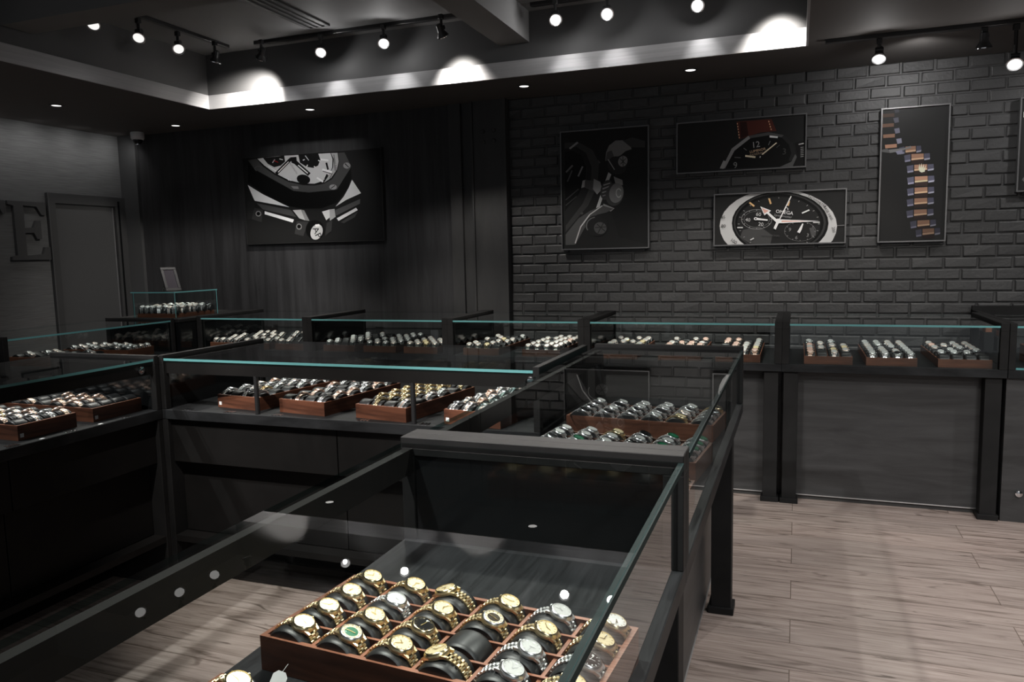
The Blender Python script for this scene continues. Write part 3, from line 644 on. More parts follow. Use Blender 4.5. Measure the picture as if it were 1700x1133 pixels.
  ('p',(190,140,110),[(390,209),(391,199),(396,200),(395,209)]),
  ('p',(190,140,110),[(570,296),(572,286),(578,287),(575,297)]),
  ('p',(190,140,110),[(575,279),(577,270),(582,271),(580,280)]),
  ('p',(190,140,110),[(579,263),(582,253),(587,254),(585,264)]),
  ('p',(190,140,110),[(584,246),(587,237),(592,238),(590,247)]),
  ('p',14,[(284,12),(347,138),(450,211),(574,225),(665,200),(721,148),(736,78),(713,31),(655,4)]),
  ('p',110,[(284,12),(347,138),(450,211),(461,195),(364,123),(305,13)]),
  ('p',60,[(450,211),(574,225),(665,200),(652,187),(574,206),(461,195)]),
  ('p',170,[(580,204),(630,195),(628,184),(580,192)]),
  ('p',30,[(665,200),(721,148),(736,78),(713,31),(697,40),(712,85),(697,138),(652,187)]),
  ('p',70,[(713,31),(736,78),(748,54),(722,1),(644,3)]),
  ('p',120,[(272,15),(295,65),(313,58),(296,11)]),
  ('t', 130, '12', 496, 151, 38, 6),
  ('t', 110, '9', 371, 28, 40, 6),
  ('t', 55, '3', 670, 96, 39, 0),
  ('t', (165, 140, 115), 'LUMINOR', 508, 115, 16, 9),
  ('t', (120, 105, 90), 'PANERAI', 500, 93, 15, 9),
  ('p',90,[(420,134),(438,119),(441,122),(423,137)]),
  ('p',90,[(581,170),(571,145),(575,143),(586,168)]),
  ('p',60,[(641,143),(621,127),(624,124),(643,140)]),
  ('p',80,[(365,78),(403,73),(403,78),(365,83)]),
  ('p',(225,170,150),[(431,80),(494,68),(495,79),(432,91)]),
  ('p',(225,170,150),[(531,89),(540,86),(626,154),(619,157)]),
  ('p',150,[(525,67),(529,76),(523,79),(519,70)]),
  ('p',18,[(732,147),(785,155),(788,4),(724,7),(748,66)]),
  ('p',150,[(755,133),(786,138),(784,144),(754,139)]),
  ('p',110,[(766,114),(786,116),(785,120),(766,118)]),
  ('p',110,[(767,102),(786,104),(785,109),(766,107)]),
  ('p',110,[(767,91),(786,93),(786,98),(766,95)]),
  ('p',110,[(767,79),(787,82),(786,86),(766,84)]),
  ('p',110,[(767,68),(787,70),(786,75),(766,72)]),
  ('p',110,[(767,56),(787,59),(786,63),(767,61)]),
 ],
 'chrono': [
  ('p',150,[(747,100),(741,55),(723,12),(692,-27),(650,-62),(597,-90),(537,-110),(471,-123),(401,-126),(330,-120),(262,-105),(198,-82),(141,-51),(95,-13),(59,30),(38,76),(30,123),(37,170),(58,214),(92,254),(138,289),(193,316),(256,334),(324,345),(394,346),(463,338),(529,321),(590,297),(643,266),(686,230),(719,189),(739,145)]),
  ('p',12,[(697,119),(692,80),(677,43),(651,9),(616,-20),(573,-44),(524,-62),(469,-72),(412,-75),(354,-70),(297,-57),(245,-37),(199,-10),(160,22),(132,59),(114,98),(108,139),(113,179),(130,217),(158,251),(195,280),(241,304),(292,320),(348,329),(405,330),(462,323),(517,309),(567,289),(611,262),(647,231),(674,195),(691,157)]),
  ('p',40,[(682,123),(677,86),(663,51),(638,20),(605,-8),(563,-31),(516,-47),(464,-57),(409,-60),(354,-55),(300,-43),(250,-23),(206,2),(170,32),(142,67),(125,104),(119,142),(125,179),(141,215),(167,248),(203,275),(246,297),(295,313),(348,321),(403,322),(457,316),(509,303),(557,283),(599,258),(634,228),(659,195),(676,159)]),
  ('p',10,[(669,123),(664,88),(650,54),(627,24),(595,-3),(555,-25),(509,-41),(459,-50),(407,-52),(354,-48),(302,-36),(254,-18),(212,7),(177,36),(151,69),(134,105),(129,141),(134,178),(149,212),(175,243),(209,270),(250,291),(297,306),(348,314),(401,315),(453,309),(503,296),(549,278),(589,253),(623,225),(647,193),(663,158)]),
  ('p',26,[(650,117),(646,83),(633,51),(611,22),(580,-3),(543,-24),(500,-39),(453,-48),(403,-50),(353,-45),(305,-34),(260,-17),(220,6),(187,34),(162,65),(147,99),(142,134),(146,168),(161,201),(185,230),(217,256),(256,276),(300,290),(348,298),(398,299),(447,293),(494,281),(538,264),(576,241),(607,213),(630,183),(645,150)]),
  ('p',52,[(178,94),(281,115),(362,53),(351,0),(225,3),(161,47)]),
  ('p',110,[(359,156),(357,143),(354,143),(356,156)]),
  ('p',110,[(357,143),(351,130),(348,131),(354,143)]),
  ('p',110,[(351,130),(342,119),(339,121),(348,131)]),
  ('p',110,[(342,119),(329,110),(326,111),(339,121)]),
  ('p',110,[(329,110),(312,102),(311,104),(326,111)]),
  ('p',110,[(312,102),(294,97),(293,100),(311,104)]),
  ('p',110,[(294,97),(275,95),(274,98),(293,100)]),
  ('p',110,[(275,95),(254,96),(255,98),(274,98)]),
  ('p',110,[(254,96),(235,99),(236,101),(255,98)]),
  ('p',110,[(235,99),(216,105),(218,107),(236,101)]),
  ('p',110,[(216,105),(200,114),(202,115),(218,107)]),
  ('p',110,[(200,114),(186,124),(189,126),(202,115)]),
  ('p',110,[(186,124),(176,136),(179,137),(189,126)]),
  ('p',110,[(176,136),(169,149),(173,150),(179,137)]),
  ('p',110,[(169,149),(167,163),(170,163),(173,150)]),
  ('p',110,[(167,163),(169,176),(172,176),(170,163)]),
  ('p',110,[(169,176),(175,189),(178,188),(172,176)]),
  ('p',110,[(175,189),(185,200),(188,199),(178,188)]),
  ('p',110,[(185,200),(198,210),(201,208),(188,199)]),
  ('p',110,[(198,210),(215,217),(217,215),(201,208)]),
  ('p',110,[(215,217),(233,222),(234,219),(217,215)]),
  ('p',110,[(233,222),(253,223),(253,221),(234,219)]),
  ('p',110,[(253,223),(273,223),(273,220),(253,221)]),
  ('p',110,[(273,223),(293,219),(292,217),(273,220)]),
  ('p',110,[(293,219),(311,213),(309,211),(292,217)]),
  ('p',110,[(311,213),(327,205),(325,203),(309,211)]),
  ('p',110,[(327,205),(341,194),(338,193),(325,203)]),
  ('p',110,[(341,194),(351,182),(348,181),(338,193)]),
  ('p',110,[(351,182),(357,169),(354,169),(348,181)]),
  ('p',110,[(357,169),(359,156),(356,156),(354,169)]),
  ('p',90,[(343,157),(342,146),(340,146),(341,157)]),
  ('p',90,[(342,146),(337,136),(335,136),(340,146)]),
  ('p',90,[(337,136),(329,126),(327,127),(335,136)]),
  ('p',90,[(329,126),(318,119),(316,120),(327,127)]),
  ('p',90,[(318,119),(304,113),(303,114),(316,120)]),
  ('p',90,[(304,113),(289,109),(288,110),(303,114)]),
  ('p',90,[(289,109),(273,107),(273,109),(288,110)]),
  ('p',90,[(273,107),(256,108),(256,109),(273,109)]),
  ('p',90,[(256,108),(240,110),(240,112),(256,109)]),
  ('p',90,[(240,110),(224,115),(225,117),(240,112)]),
  ('p',90,[(224,115),(210,122),(212,123),(225,117)]),
  ('p',90,[(210,122),(199,131),(201,132),(212,123)]),
  ('p',90,[(199,131),(190,141),(192,141),(201,132)]),
  ('p',90,[(190,141),(185,151),(187,152),(192,141)]),
  ('p',90,[(185,151),(183,162),(185,162),(187,152)]),
  ('p',90,[(183,162),(185,173),(187,173),(185,162)]),
  ('p',90,[(185,173),(190,183),(192,183),(187,173)]),
  ('p',90,[(190,183),(198,193),(200,192),(192,183)]),
  ('p',90,[(198,193),(209,200),(211,199),(200,192)]),
  ('p',90,[(209,200),(223,206),(224,205),(211,199)]),
  ('p',90,[(223,206),(238,210),(239,209),(224,205)]),
  ('p',90,[(238,210),(255,212),(255,210),(239,209)]),
  ('p',90,[(255,212),(271,211),(271,210),(255,210)]),
  ('p',90,[(271,211),(288,208),(287,207),(271,210)]),
  ('p',90,[(288,208),(303,203),(302,202),(287,207)]),
  ('p',90,[(303,203),(317,196),(315,195),(302,202)]),
  ('p',90,[(317,196),(328,188),(326,187),(315,195)]),
  ('p',90,[(328,188),(336,178),(334,177),(326,187)]),
  ('p',90,[(336,178),(342,167),(339,167),(334,177)]),
  ('p',90,[(342,167),(343,157),(341,157),(339,167)]),
  ('p',80,[(624,71),(622,58),(619,59),(621,71)]),
  ('p',80,[(622,58),(617,46),(613,47),(619,59)]),
  ('p',80,[(617,46),(607,35),(604,36),(613,47)]),
  ('p',80,[(607,35),(594,25),(592,27),(604,36)]),
  ('p',80,[(594,25),(578,18),(576,20),(592,27)]),
  ('p',80,[(578,18),(560,13),(559,15),(576,20)]),
  ('p',80,[(560,13),(541,11),(540,13),(559,15)]),
  ('p',80,[(541,11),(521,11),(521,14),(540,13)]),
  ('p',80,[(521,11),(501,15),(502,17),(521,14)]),
  ('p',80,[(501,15),(483,20),(484,22),(502,17)]),
  ('p',80,[(483,20),(466,29),(469,30),(484,22)]),
  ('p',80,[(466,29),(453,39),(455,40),(469,30)]),
  ('p',80,[(453,39),(443,51),(446,52),(455,40)]),
  ('p',80,[(443,51),(436,64),(439,64),(446,52)]),
  ('p',80,[(436,64),(434,77),(437,77),(439,64)]),
  ('p',80,[(434,77),(436,90),(439,90),(437,77)]),
  ('p',80,[(436,90),(442,103),(445,102),(439,90)]),
  ('p',80,[(442,103),(452,114),(454,112),(445,102)]),
  ('p',80,[(452,114),(465,123),(467,121),(454,112)]),
  ('p',80,[(465,123),(481,130),(483,128),(467,121)]),
  ('p',80,[(481,130),(499,135),(500,133),(483,128)]),
  ('p',80,[(499,135),(518,137),(519,135),(500,133)]),
  ('p',80,[(518,137),(538,136),(538,134),(519,135)]),
  ('p',80,[(538,136),(558,133),(557,131),(538,134)]),
  ('p',80,[(558,133),(576,127),(574,125),(557,131)]),
  ('p',80,[(576,127),(592,119),(590,117),(574,125)]),
  ('p',80,[(592,119),(605,109),(603,107),(590,117)]),
  ('p',80,[(605,109),(615,97),(612,96),(603,107)]),
  ('p',80,[(615,97),(622,84),(619,84),(612,96)]),
  ('p',80,[(622,84),(624,71),(621,71),(619,84)]),
  ('p',60,[(584,93),(612,98),(624,46),(599,35)]),
  ('p',110,[(635,115),(646,115),(646,119),(635,119)]),
  ('p',110,[(628,74),(638,72),(639,75),(628,78)]),
  ('p',110,[(605,36),(615,32),(616,35),(606,39)]),
  ('p',110,[(568,4),(576,-2),(578,1),(570,7)]),
  ('p',110,[(520,-20),(526,-27),(528,-25),(523,-18)]),
  ('p',110,[(463,-35),(466,-43),(469,-41),(466,-33)]),
  ('p',110,[(401,-38),(401,-46),(405,-46),(405,-38)]),
  ('p',110,[(339,-30),(336,-38),(339,-40),(342,-32)]),
  ('p',110,[(281,-12),(275,-19),(278,-22),(283,-14)]),
  ('p',110,[(230,16),(222,10),(224,7),(232,13)]),
  ('p',110,[(191,51),(181,47),(182,44),(192,48)]),
  ('p',110,[(166,92),(155,90),(156,87),(167,88)]),
  ('p',110,[(158,135),(146,135),(146,132),(158,131)]),
  ('p',110,[(166,177),(155,180),(154,177),(165,174)]),
  ('p',110,[(191,216),(180,221),(179,217),(189,213)]),
  ('p',110,[(229,248),(221,254),(219,252),(227,245)]),
  ('p',110,[(280,272),(274,279),(271,277),(277,270)]),
  ('p',110,[(338,285),(335,293),(331,292),(335,284)]),
  ('p',110,[(399,287),(399,295),(396,295),(396,287)]),
  ('p',110,[(461,278),(463,286),(460,287),(458,280)]),
  ('p',110,[(517,259),(523,266),(520,268),(515,262)]),
  ('p',110,[(566,231),(574,237),(572,240),(564,234)]),
  ('p',110,[(603,197),(613,200),(611,204),(602,200)]),
  ('p',110,[(627,157),(637,159),(637,162),(626,161)]),
  ('p',120,[(348,155),(357,154),(357,158),(348,158)]),
  ('p',100,[(613,70),(622,69),(622,73),(613,73)]),
  ('p',120,[(337,127),(344,124),(346,127),(338,131)]),
  ('p',100,[(602,43),(610,39),(611,42),(603,46)]),
  ('p',120,[(305,109),(310,102),(313,104),(308,111)]),
  ('p',100,[(571,24),(576,18),(578,20),(574,26)]),
  ('p',120,[(263,104),(263,96),(266,96),(266,103)]),
  ('p',100,[(529,19),(529,12),(532,12),(532,19)]),
  ('p',120,[(220,114),(216,107),(219,105),(223,111)]),
  ('p',100,[(487,29),(483,23),(485,20),(490,26)]),
  ('p',120,[(190,136),(182,132),(183,129),(191,132)]),
  ('p',100,[(456,50),(448,47),(450,44),(458,47)]),
  ('p',120,[(178,164),(169,165),(169,161),(178,161)]),
  ('p',100,[(445,78),(436,79),(436,75),(445,75)]),
  ('p',120,[(190,192),(182,196),(181,192),(189,188)]),
  ('p',100,[(457,105),(449,109),(447,106),(455,102)]),
  ('p',120,[(222,210),(217,217),(215,215),(219,208)]),
  ('p',100,[(488,124),(483,130),(481,128),(485,122)]),
  ('p',120,[(265,215),(265,222),(261,222),(261,215)]),
  ('p',100,[(530,129),(530,136),(527,136),(527,129)]),
  ('p',120,[(307,205),(311,211),(308,213),(304,207)]),
  ('p',100,[(572,119),(576,125),(573,127),(569,121)]),
  ('p',120,[(337,183),(345,186),(343,189),(336,186)]),
  ('p',100,[(602,97),(610,101),(608,104),(601,101)]),
  ('t', 150, '60', 275, 190, 24, -8),
  ('t', 150, '20', 290, 126, 24, -8),
  ('t', 150, '40', 209, 157, 23, -8),
  ('t', 110, '9', 468, 85, 24, -8),
  ('t', 110, '6', 508, 34, 23, -8),
  ('t', 110, '3', 575, 47, 23, -8),
  ('p',(170,140,100),[(333,288),(345,252),(355,256),(343,291)]),
  ('p',(170,140,100),[(214,265),(245,240),(251,248),(221,273)]),
  ('p',170,[(580,211),(537,192),(540,184),(584,203)]),
  ('p',(170,140,100),[(458,268),(449,240),(458,236),(466,265)]),
  ('p',150,[(143,106),(178,105),(178,113),(143,114)]),
  ('p',150,[(606,124),(645,123),(645,130),(605,131)]),
  ('p',150,[(227,24),(250,35),(246,42),(224,30)]),
  ('t', 190, 'OMEGA', 433, 197, 22, -10),
  ('p',190,[(436,210),(434,211),(437,213),(438,212)]),
  ('p',190,[(434,211),(433,213),(436,214),(437,213)]),
  ('p',190,[(433,213),(432,215),(435,216),(436,214)]),
  ('p',190,[(432,215),(431,218),(435,218),(435,216)]),
  ('p',190,[(431,218),(432,220),(435,219),(435,218)]),
  ('p',190,[(432,220),(432,222),(435,221),(435,219)]),
  ('p',190,[(432,222),(434,224),(436,222),(435,221)]),
  ('p',190,[(434,224),(435,225),(438,223),(436,222)]),
  ('p',190,[(435,225),(437,227),(439,224),(438,223)]),
  ('p',190,[(437,227),(440,228),(441,225),(439,224)]),
  ('p',190,[(440,228),(442,228),(443,225),(441,225)]),
  ('p',190,[(442,228),(445,228),(445,225),(443,225)]),
  ('p',190,[(445,228),(447,227),(446,225),(445,225)]),
  ('p',190,[(447,227),(450,226),(448,224),(446,225)]),
  ('p',190,[(450,226),(452,225),(450,223),(448,224)]),
  ('p',190,[(452,225),(454,223),(451,221),(450,223)]),
  ('p',190,[(454,223),(455,221),(452,220),(451,221)]),
  ('p',190,[(455,221),(456,219),(452,218),(452,220)]),
  ('p',190,[(456,219),(456,217),(453,217),(452,218)]),
  ('p',190,[(456,217),(456,214),(452,215),(453,217)]),
  ('p',190,[(456,214),(455,212),(452,214),(452,215)]),
  ('p',190,[(455,212),(453,211),(451,212),(452,214)]),
  ('p',190,[(453,211),(452,209),(450,211),(451,212)]),
  ('t', 120, 'Speedmaster', 425, 174, 15, -10),
  ('t', 60, 'PROFESSIONAL', 351, 53, 12, -6),
  ('p',235,[(258,170),(332,156),(331,148),(258,156)]),
  ('p',235,[(269,163),(269,161),(269,159),(268,158),(266,156),(264,155),(262,154),(260,154),(258,154),(256,154),(254,155),(252,156),(250,157),(248,158),(247,160),(247,162),(246,164),(247,165),(247,167),(248,169),(250,170),(251,171),(253,172),(256,173),(258,173),(260,172),(262,172),(264,171),(266,170),(267,168),(268,166),(269,165)]),
  ('p',26,[(264,163),(264,162),(263,161),(263,160),(262,160),(261,159),(260,159),(259,158),(258,158),(257,159),(256,159),(255,159),(254,160),(253,161),(253,162),(252,162),(252,163),(252,164),(253,165),(253,166),(254,167),(255,167),(256,168),(257,168),(258,168),(259,168),(260,167),(261,167),(262,166),(263,166),(263,165),(264,164)]),
  ('p',240,[(285,241),(351,212),(339,200),(397,146),(386,133),(326,194),(312,182)]),
  ('p',(170,130,120),[(295,230),(337,211),(312,194)]),
  ('p',240,[(389,151),(417,153),(645,135),(417,129),(389,133)]),
  ('p',(170,130,120),[(417,146),(572,137),(417,136)]),
  ('p',240,[(381,96),(475,296),(469,299),(375,99)]),
  ('p',240,[(382,90),(400,131),(385,138),(368,98)]),
  ('p',230,[(415,143),(414,140),(413,138),(412,135),(410,133),(407,131),(404,130),(400,129),(397,129),(393,129),(390,130),(387,132),(384,134),(382,136),(380,139),(379,142),(379,145),(379,148),(380,150),(382,153),(384,155),(387,157),(390,158),(393,159),(396,159),(400,159),(403,158),(407,156),(409,154),(412,152),(413,149),(414,146)]),
  ('p',230,[(542,124),(549,121),(538,83),(528,62),(512,70),(523,89)]),
  ('t', 20, '80', 55, 122, 22, -5),
  ('t', 20, '85', 54, 180, 19, 5),
  ('t', 20, '100', 121, 21, 22, -35),
  ('t', 20, 'BASE 1000', 693, 184, 16, -62),
  ('t', 30, 'TACHYMETRE', 625, 258, 15, -34),
  ('t', 25, '200', 726, 77, 18, -80),
  ('p',90,[(747,101),(790,102),(789,106),(747,105)]),
 ],
 'bracelet': [
  ('p',(35,27,26),[(132,555),(187,555),(189,509),(134,510)]),
  ('p',(109,83,69),[(132,567),(187,567),(188,545),(132,544)]),
  ('p',(146,120,98),[(132,543),(188,545),(188,535),(133,531)]),
  ('p',(58,58,69),[(97,562),(126,568),(128,533),(101,531)]),
  ('p',(94,94,109),[(101,531),(127,535),(128,526),(103,522)]),
  ('p',(54,54,65),[(191,567),(215,567),(218,541),(192,537)]),
  ('p',(109,109,120),[(192,537),(218,541),(217,531),(192,527)]),
  ('p',(39,31,29),[(166,507),(231,507),(233,460),(167,462)]),
  ('p',(123,94,77),[(165,520),(231,519),(232,496),(166,497)]),
  ('p',(164,135,110),[(166,495),(232,496),(232,487),(166,483)]),
  ('p',(65,65,77),[(126,514),(160,520),(161,486),(130,484)]),
  ('p',(106,106,123),[(130,484),(161,488),(161,478),(132,474)]),
  ('p',(61,61,73),[(234,519),(264,519),(266,492),(235,489)]),
  ('p',(123,123,135),[(235,489),(266,492),(265,483),(236,479)]),
  ('p',(43,34,32),[(183,442),(252,442),(254,396),(185,398)]),
  ('p',(136,104,86),[(183,455),(252,455),(253,432),(184,432)]),
  ('p',(182,150,122),[(184,430),(253,432),(253,422),(184,419)]),
  ('p',(72,72,86),[(142,450),(178,455),(179,421),(146,419)]),
  ('p',(118,118,136),[(146,419),(179,423),(179,413),(148,409)]),
  ('p',(68,68,81),[(255,454),(286,454),(289,428),(256,424)]),
  ('p',(136,136,150),[(256,424),(289,428),(287,418),(257,415)]),
  ('p',(48,38,36),[(188,373),(257,373),(259,326),(190,328)]),
  ('p',(150,115,95),[(188,385),(257,385),(258,362),(189,362)]),
  ('p',(200,165,135),[(189,360),(258,362),(258,353),(189,349)]),
  ('p',(80,80,95),[(146,380),(183,385),(184,351),(151,349)]),
  ('p',(130,130,150),[(151,349),(184,353),(184,343),(153,339)]),
  ('p',(75,75,90),[(260,385),(291,385),(294,359),(261,355)]),
  ('p',(150,150,165),[(261,355),(294,359),(292,349),(262,345)]),
  ('p',(43,34,32),[(190,306),(259,306),(260,260),(191,261)]),
  ('p',(136,104,86),[(189,318),(258,319),(259,296),(190,295)]),
  ('p',(182,150,122),[(190,293),(259,296),(259,286),(190,282)]),
  ('p',(72,72,86),[(148,313),(184,319),(185,284),(152,282)]),
  ('p',(118,118,136),[(152,282),(185,286),(185,276),(154,272)]),
  ('p',(68,68,81),[(262,319),(293,319),(295,292),(263,288)]),
  ('p',(136,136,150),[(263,288),(295,292),(294,283),(263,279)]),
  ('p',(39,31,29),[(190,242),(259,242),(261,196),(191,197)]),
  ('p',(123,94,77),[(190,254),(259,255),(260,232),(190,231)]),
  ('p',(164,135,110),[(190,229),(260,232),(260,222),(191,218)]),
  ('p',(65,65,77),[(148,248),(184,254),(186,220),(152,217)]),
  ('p',(106,106,123),[(152,217),(185,222),(186,212),(154,208)]),
  ('p',(61,61,73),[(262,255),(293,255),(296,228),(263,224)]),
  ('p',(123,123,135),[(263,224),(296,228),(294,219),(264,215)]),
  ('p',(35,27,26),[(191,174),(260,175),(261,128),(192,128)]),
  ('p',(109,83,69),[(190,186),(259,187),(260,164),(191,163)]),
  ('p',(146,120,98),[(191,161),(260,164),(260,155),(191,149)]),
  ('p',(58,58,69),[(148,180),(185,186),(186,152),(153,149)]),
  ('p',(94,94,109),[(153,149),(186,153),(186,144),(155,139)]),
  ('p',(54,54,65),[(263,187),(294,188),(296,161),(264,156)]),
  ('p',(109,109,120),[(264,156),(296,161),(295,151),(264,147)]),
  ('p',(30,24,23),[(211,108),(277,110),(278,63),(212,63)]),
  ('p',(96,73,60),[(211,121),(276,122),(277,99),(211,98)]),
  ('p',(128,105,86),[(211,96),(277,99),(277,90),(212,84)]),
  ('p',(51,51,60),[(171,114),(205,121),(206,86),(175,83)]),
  ('p',(83,83,96),[(175,83),(206,88),(207,79),(177,74)]),
  ('p',(48,48,57),[(280,122),(309,123),(312,96),(281,91)]),
  ('p',(96,96,105),[(281,91),(312,96),(310,87),(281,82)]),
  ('p',(26,20,20),[(240,56),(303,58),(304,11),(242,11)]),
  ('p',(82,63,52),[(240,69),(302,71),(303,48),(241,46)]),
  ('p',(110,90,74),[(241,44),(303,48),(303,38),(241,32)]),
  ('p',(44,44,52),[(202,62),(235,69),(236,34),(206,31)]),
  ('p',(71,71,82),[(206,31),(236,36),(236,26),(208,21)]),
  ('p',(41,41,49),[(306,71),(333,72),(336,45),(307,40)]),
  ('p',(82,82,90),[(307,40),(336,45),(335,35),(307,30)]),
  ('p',(52,40,33),[(0,769),(64,769),(65,748),(2,748)]),
  ('p',(42,42,47),[(60,799),(88,801),(92,772),(68,769)]),
  ('p',(78,59,49),[(-1,710),(64,710),(64,690),(1,689)]),
  ('p',(62,62,70),[(59,740),(87,743),(91,714),(67,710)]),
  ('p',(103,79,65),[(6,646),(71,647),(71,626),(8,625)]),
  ('p',(82,82,93),[(66,677),(94,680),(99,651),(74,647)]),
  ('p',(129,98,81),[(18,584),(83,586),(84,565),(21,563)]),
  ('p',(103,103,116),[(79,615),(107,618),(111,590),(87,585)]),
  ('p',70,[(2,556),(33,561),(47,534),(3,543)]),
  ('p',90,[(38,554),(121,558),(159,569),(164,557),(95,540),(47,534)]),
  ('p',(100,100,115),[(78,541),(112,549),(122,524),(89,522)]),
  ('p',(215,190,160),[(199,455),(208,432),(210,460),(217,433),(222,463),(225,432),(234,458),(234,428),(245,448),(240,411),(224,407),(212,414)]),
 ],
 'edge': [
  ('p',190,[(12,444),(19,462),(31,434),(28,412),(13,416)]),
  ('p',70,[(20,63),(46,98),(47,76),(30,49)]),
 ],
}

def lin_print(c, k):
    c = (c, c, c) if isinstance(c, (int, float)) else c
    return tuple(min(.9, lin(v) * k) for v in c) + (1,)
PM = {}
def print_mat(c, k):
    key = (c, k)
    if key not in PM: PM[key] = mat('print_ink', lin_print(c, k), 0.45, 0, 0.15)
    return PM[key]
def clip(poly, W, H):
    for ax, lim, sgn in ((0, 0, 1), (0, W, -1), (1, 0, 1), (1, H, -1)):
        out = []
        for i in range(len(poly)):
            a, b = poly[i - 1], poly[i]; da, db = (a[ax] - lim) * sgn, (b[ax] - lim) * sgn
            if da >= 0 > db or da < 0 <= db:
                t = da / (da - db); out.append((a[0] + (b[0] - a[0]) * t, a[1] + (b[1] - a[1]) * t))
            if db >= 0: out.append(b)
        poly = out
        if len(poly) < 3: return []
    return poly
def text_polys(st, h):
    cu = bpy.data.curves.new('t', 'FONT'); cu.body = st; cu.size = 1; cu.resolution_u = 2; cu.align_x = 'CENTER'; cu.align_y = 'CENTER'
    o = bpy.data.objects.new('t', cu); C.objects.link(o); dg = bpy.context.evaluated_depsgraph_get(); me = o.evaluated_get(dg).to_mesh()
    r = ([(v.co.x * h * 1.4, v.co.y * h * 1.4) for v in me.vertices], [list(p.vertices) for p in me.polygons])
    o.evaluated_get(dg).to_mesh_clear(); bpy.data.objects.remove(o); bpy.data.curves.remove(cu); return r
def picture(key, x, z, W, H, label, k, bgc, frame=True, proud=.03):
    t = thing('wall_picture', label, 'picture', (x, YB - .011 if x > -2 else YB, z), 0, 'framed watch photographs')
    yf = -proud if x > -2 else -proud - .011
    if frame:
        mb = MB(); f = .008
        for a in ((-f, W + f, -f, 0), (-f, W + f, H, H + f), (-f, 0, 0, H), (W, W + f, 0, H)): mb.box(a[0], a[1], yf - .012, 0, a[2], a[3])
        mb.build('frame', M_['pic_frame'], t)
        mbox('backing', M_['black_paint'], t, 0, W, yf + .002, -.002, 0, H)
    else:
        mbox('backing', M_['black_paint'], t, -.006, W + .006, yf + .002, 0, -.006, H + .006)
    mb = MB(); mats = [print_mat(bgc, k)]; idx = {}
    mb.add([(0, yf, 0), (W, yf, 0), (W, yf, H), (0, yf, H)], [(0, 1, 2, 3)], 0); d = yf
    for s_ in PICS[key]:
        d -= .00004
        if s_[1] not in idx: mats.append(print_mat(s_[1], k)); idx[s_[1]] = len(mats) - 1
        mi = idx[s_[1]]
        if s_[0] == 'p':
            pl = clip([(a / 1000, b / 1000) for a, b in s_[2]], W, H)
            if pl:
                ar = sum(pl[i - 1][0] * pl[i][1] - pl[i][0] * pl[i - 1][1] for i in range(len(pl)))
                if ar < 0: pl = pl[::-1]
                mb.add([(a, d, b) for a, b in pl], [tuple(range(len(pl)))], mi)
        else:
            vs, fs = text_polys(s_[2], s_[5] / 1000); ca, sa = math.cos(R(s_[6])), math.sin(R(s_[6]))
            px, pz = s_[3] / 1000, s_[4] / 1000
            for f in fs:
                pl = clip([(px + vs[i][0] * ca - vs[i][1] * sa, pz + vs[i][0] * sa + vs[i][1] * ca) for i in f], W, H)
                if pl: mb.add([(a, d, b) for a, b in pl], [tuple(range(len(pl)))], mi)
    mb.build('print', mats, t)
    return t
M_['pic_frame'] = mat('grey_metal_frame', (0.16, 0.16, 0.162), 0.4, 0.6)
picture('ap', -4.292, 1.531, 1.285, .695, 'large unframed print of an octagonal watch on the wood wall', 1.5, 26, False)
picture('crown', -1.563, 1.426, .606, .806, 'tall framed macro photo of watch crowns, leftmost on brick wall', 2.0, 27)
picture('strap', -.759, 1.911, .794, .318, 'wide framed photo of brown strapped black watch, upper on brick', 2.0, 27)
picture('chrono', -.515, 1.428, .791, .325, 'wide framed photo of chronograph dial, lower on brick wall', 2.0, 27)
picture('bracelet', .472, 1.426, .357, .794, 'tall framed photo of two-tone watch bracelet at right on brick', 2.0, 26)
picture('edge', 1.198, 1.701, .42, .52, 'framed dark photo cut off by right edge of photo', 2.0, 30)
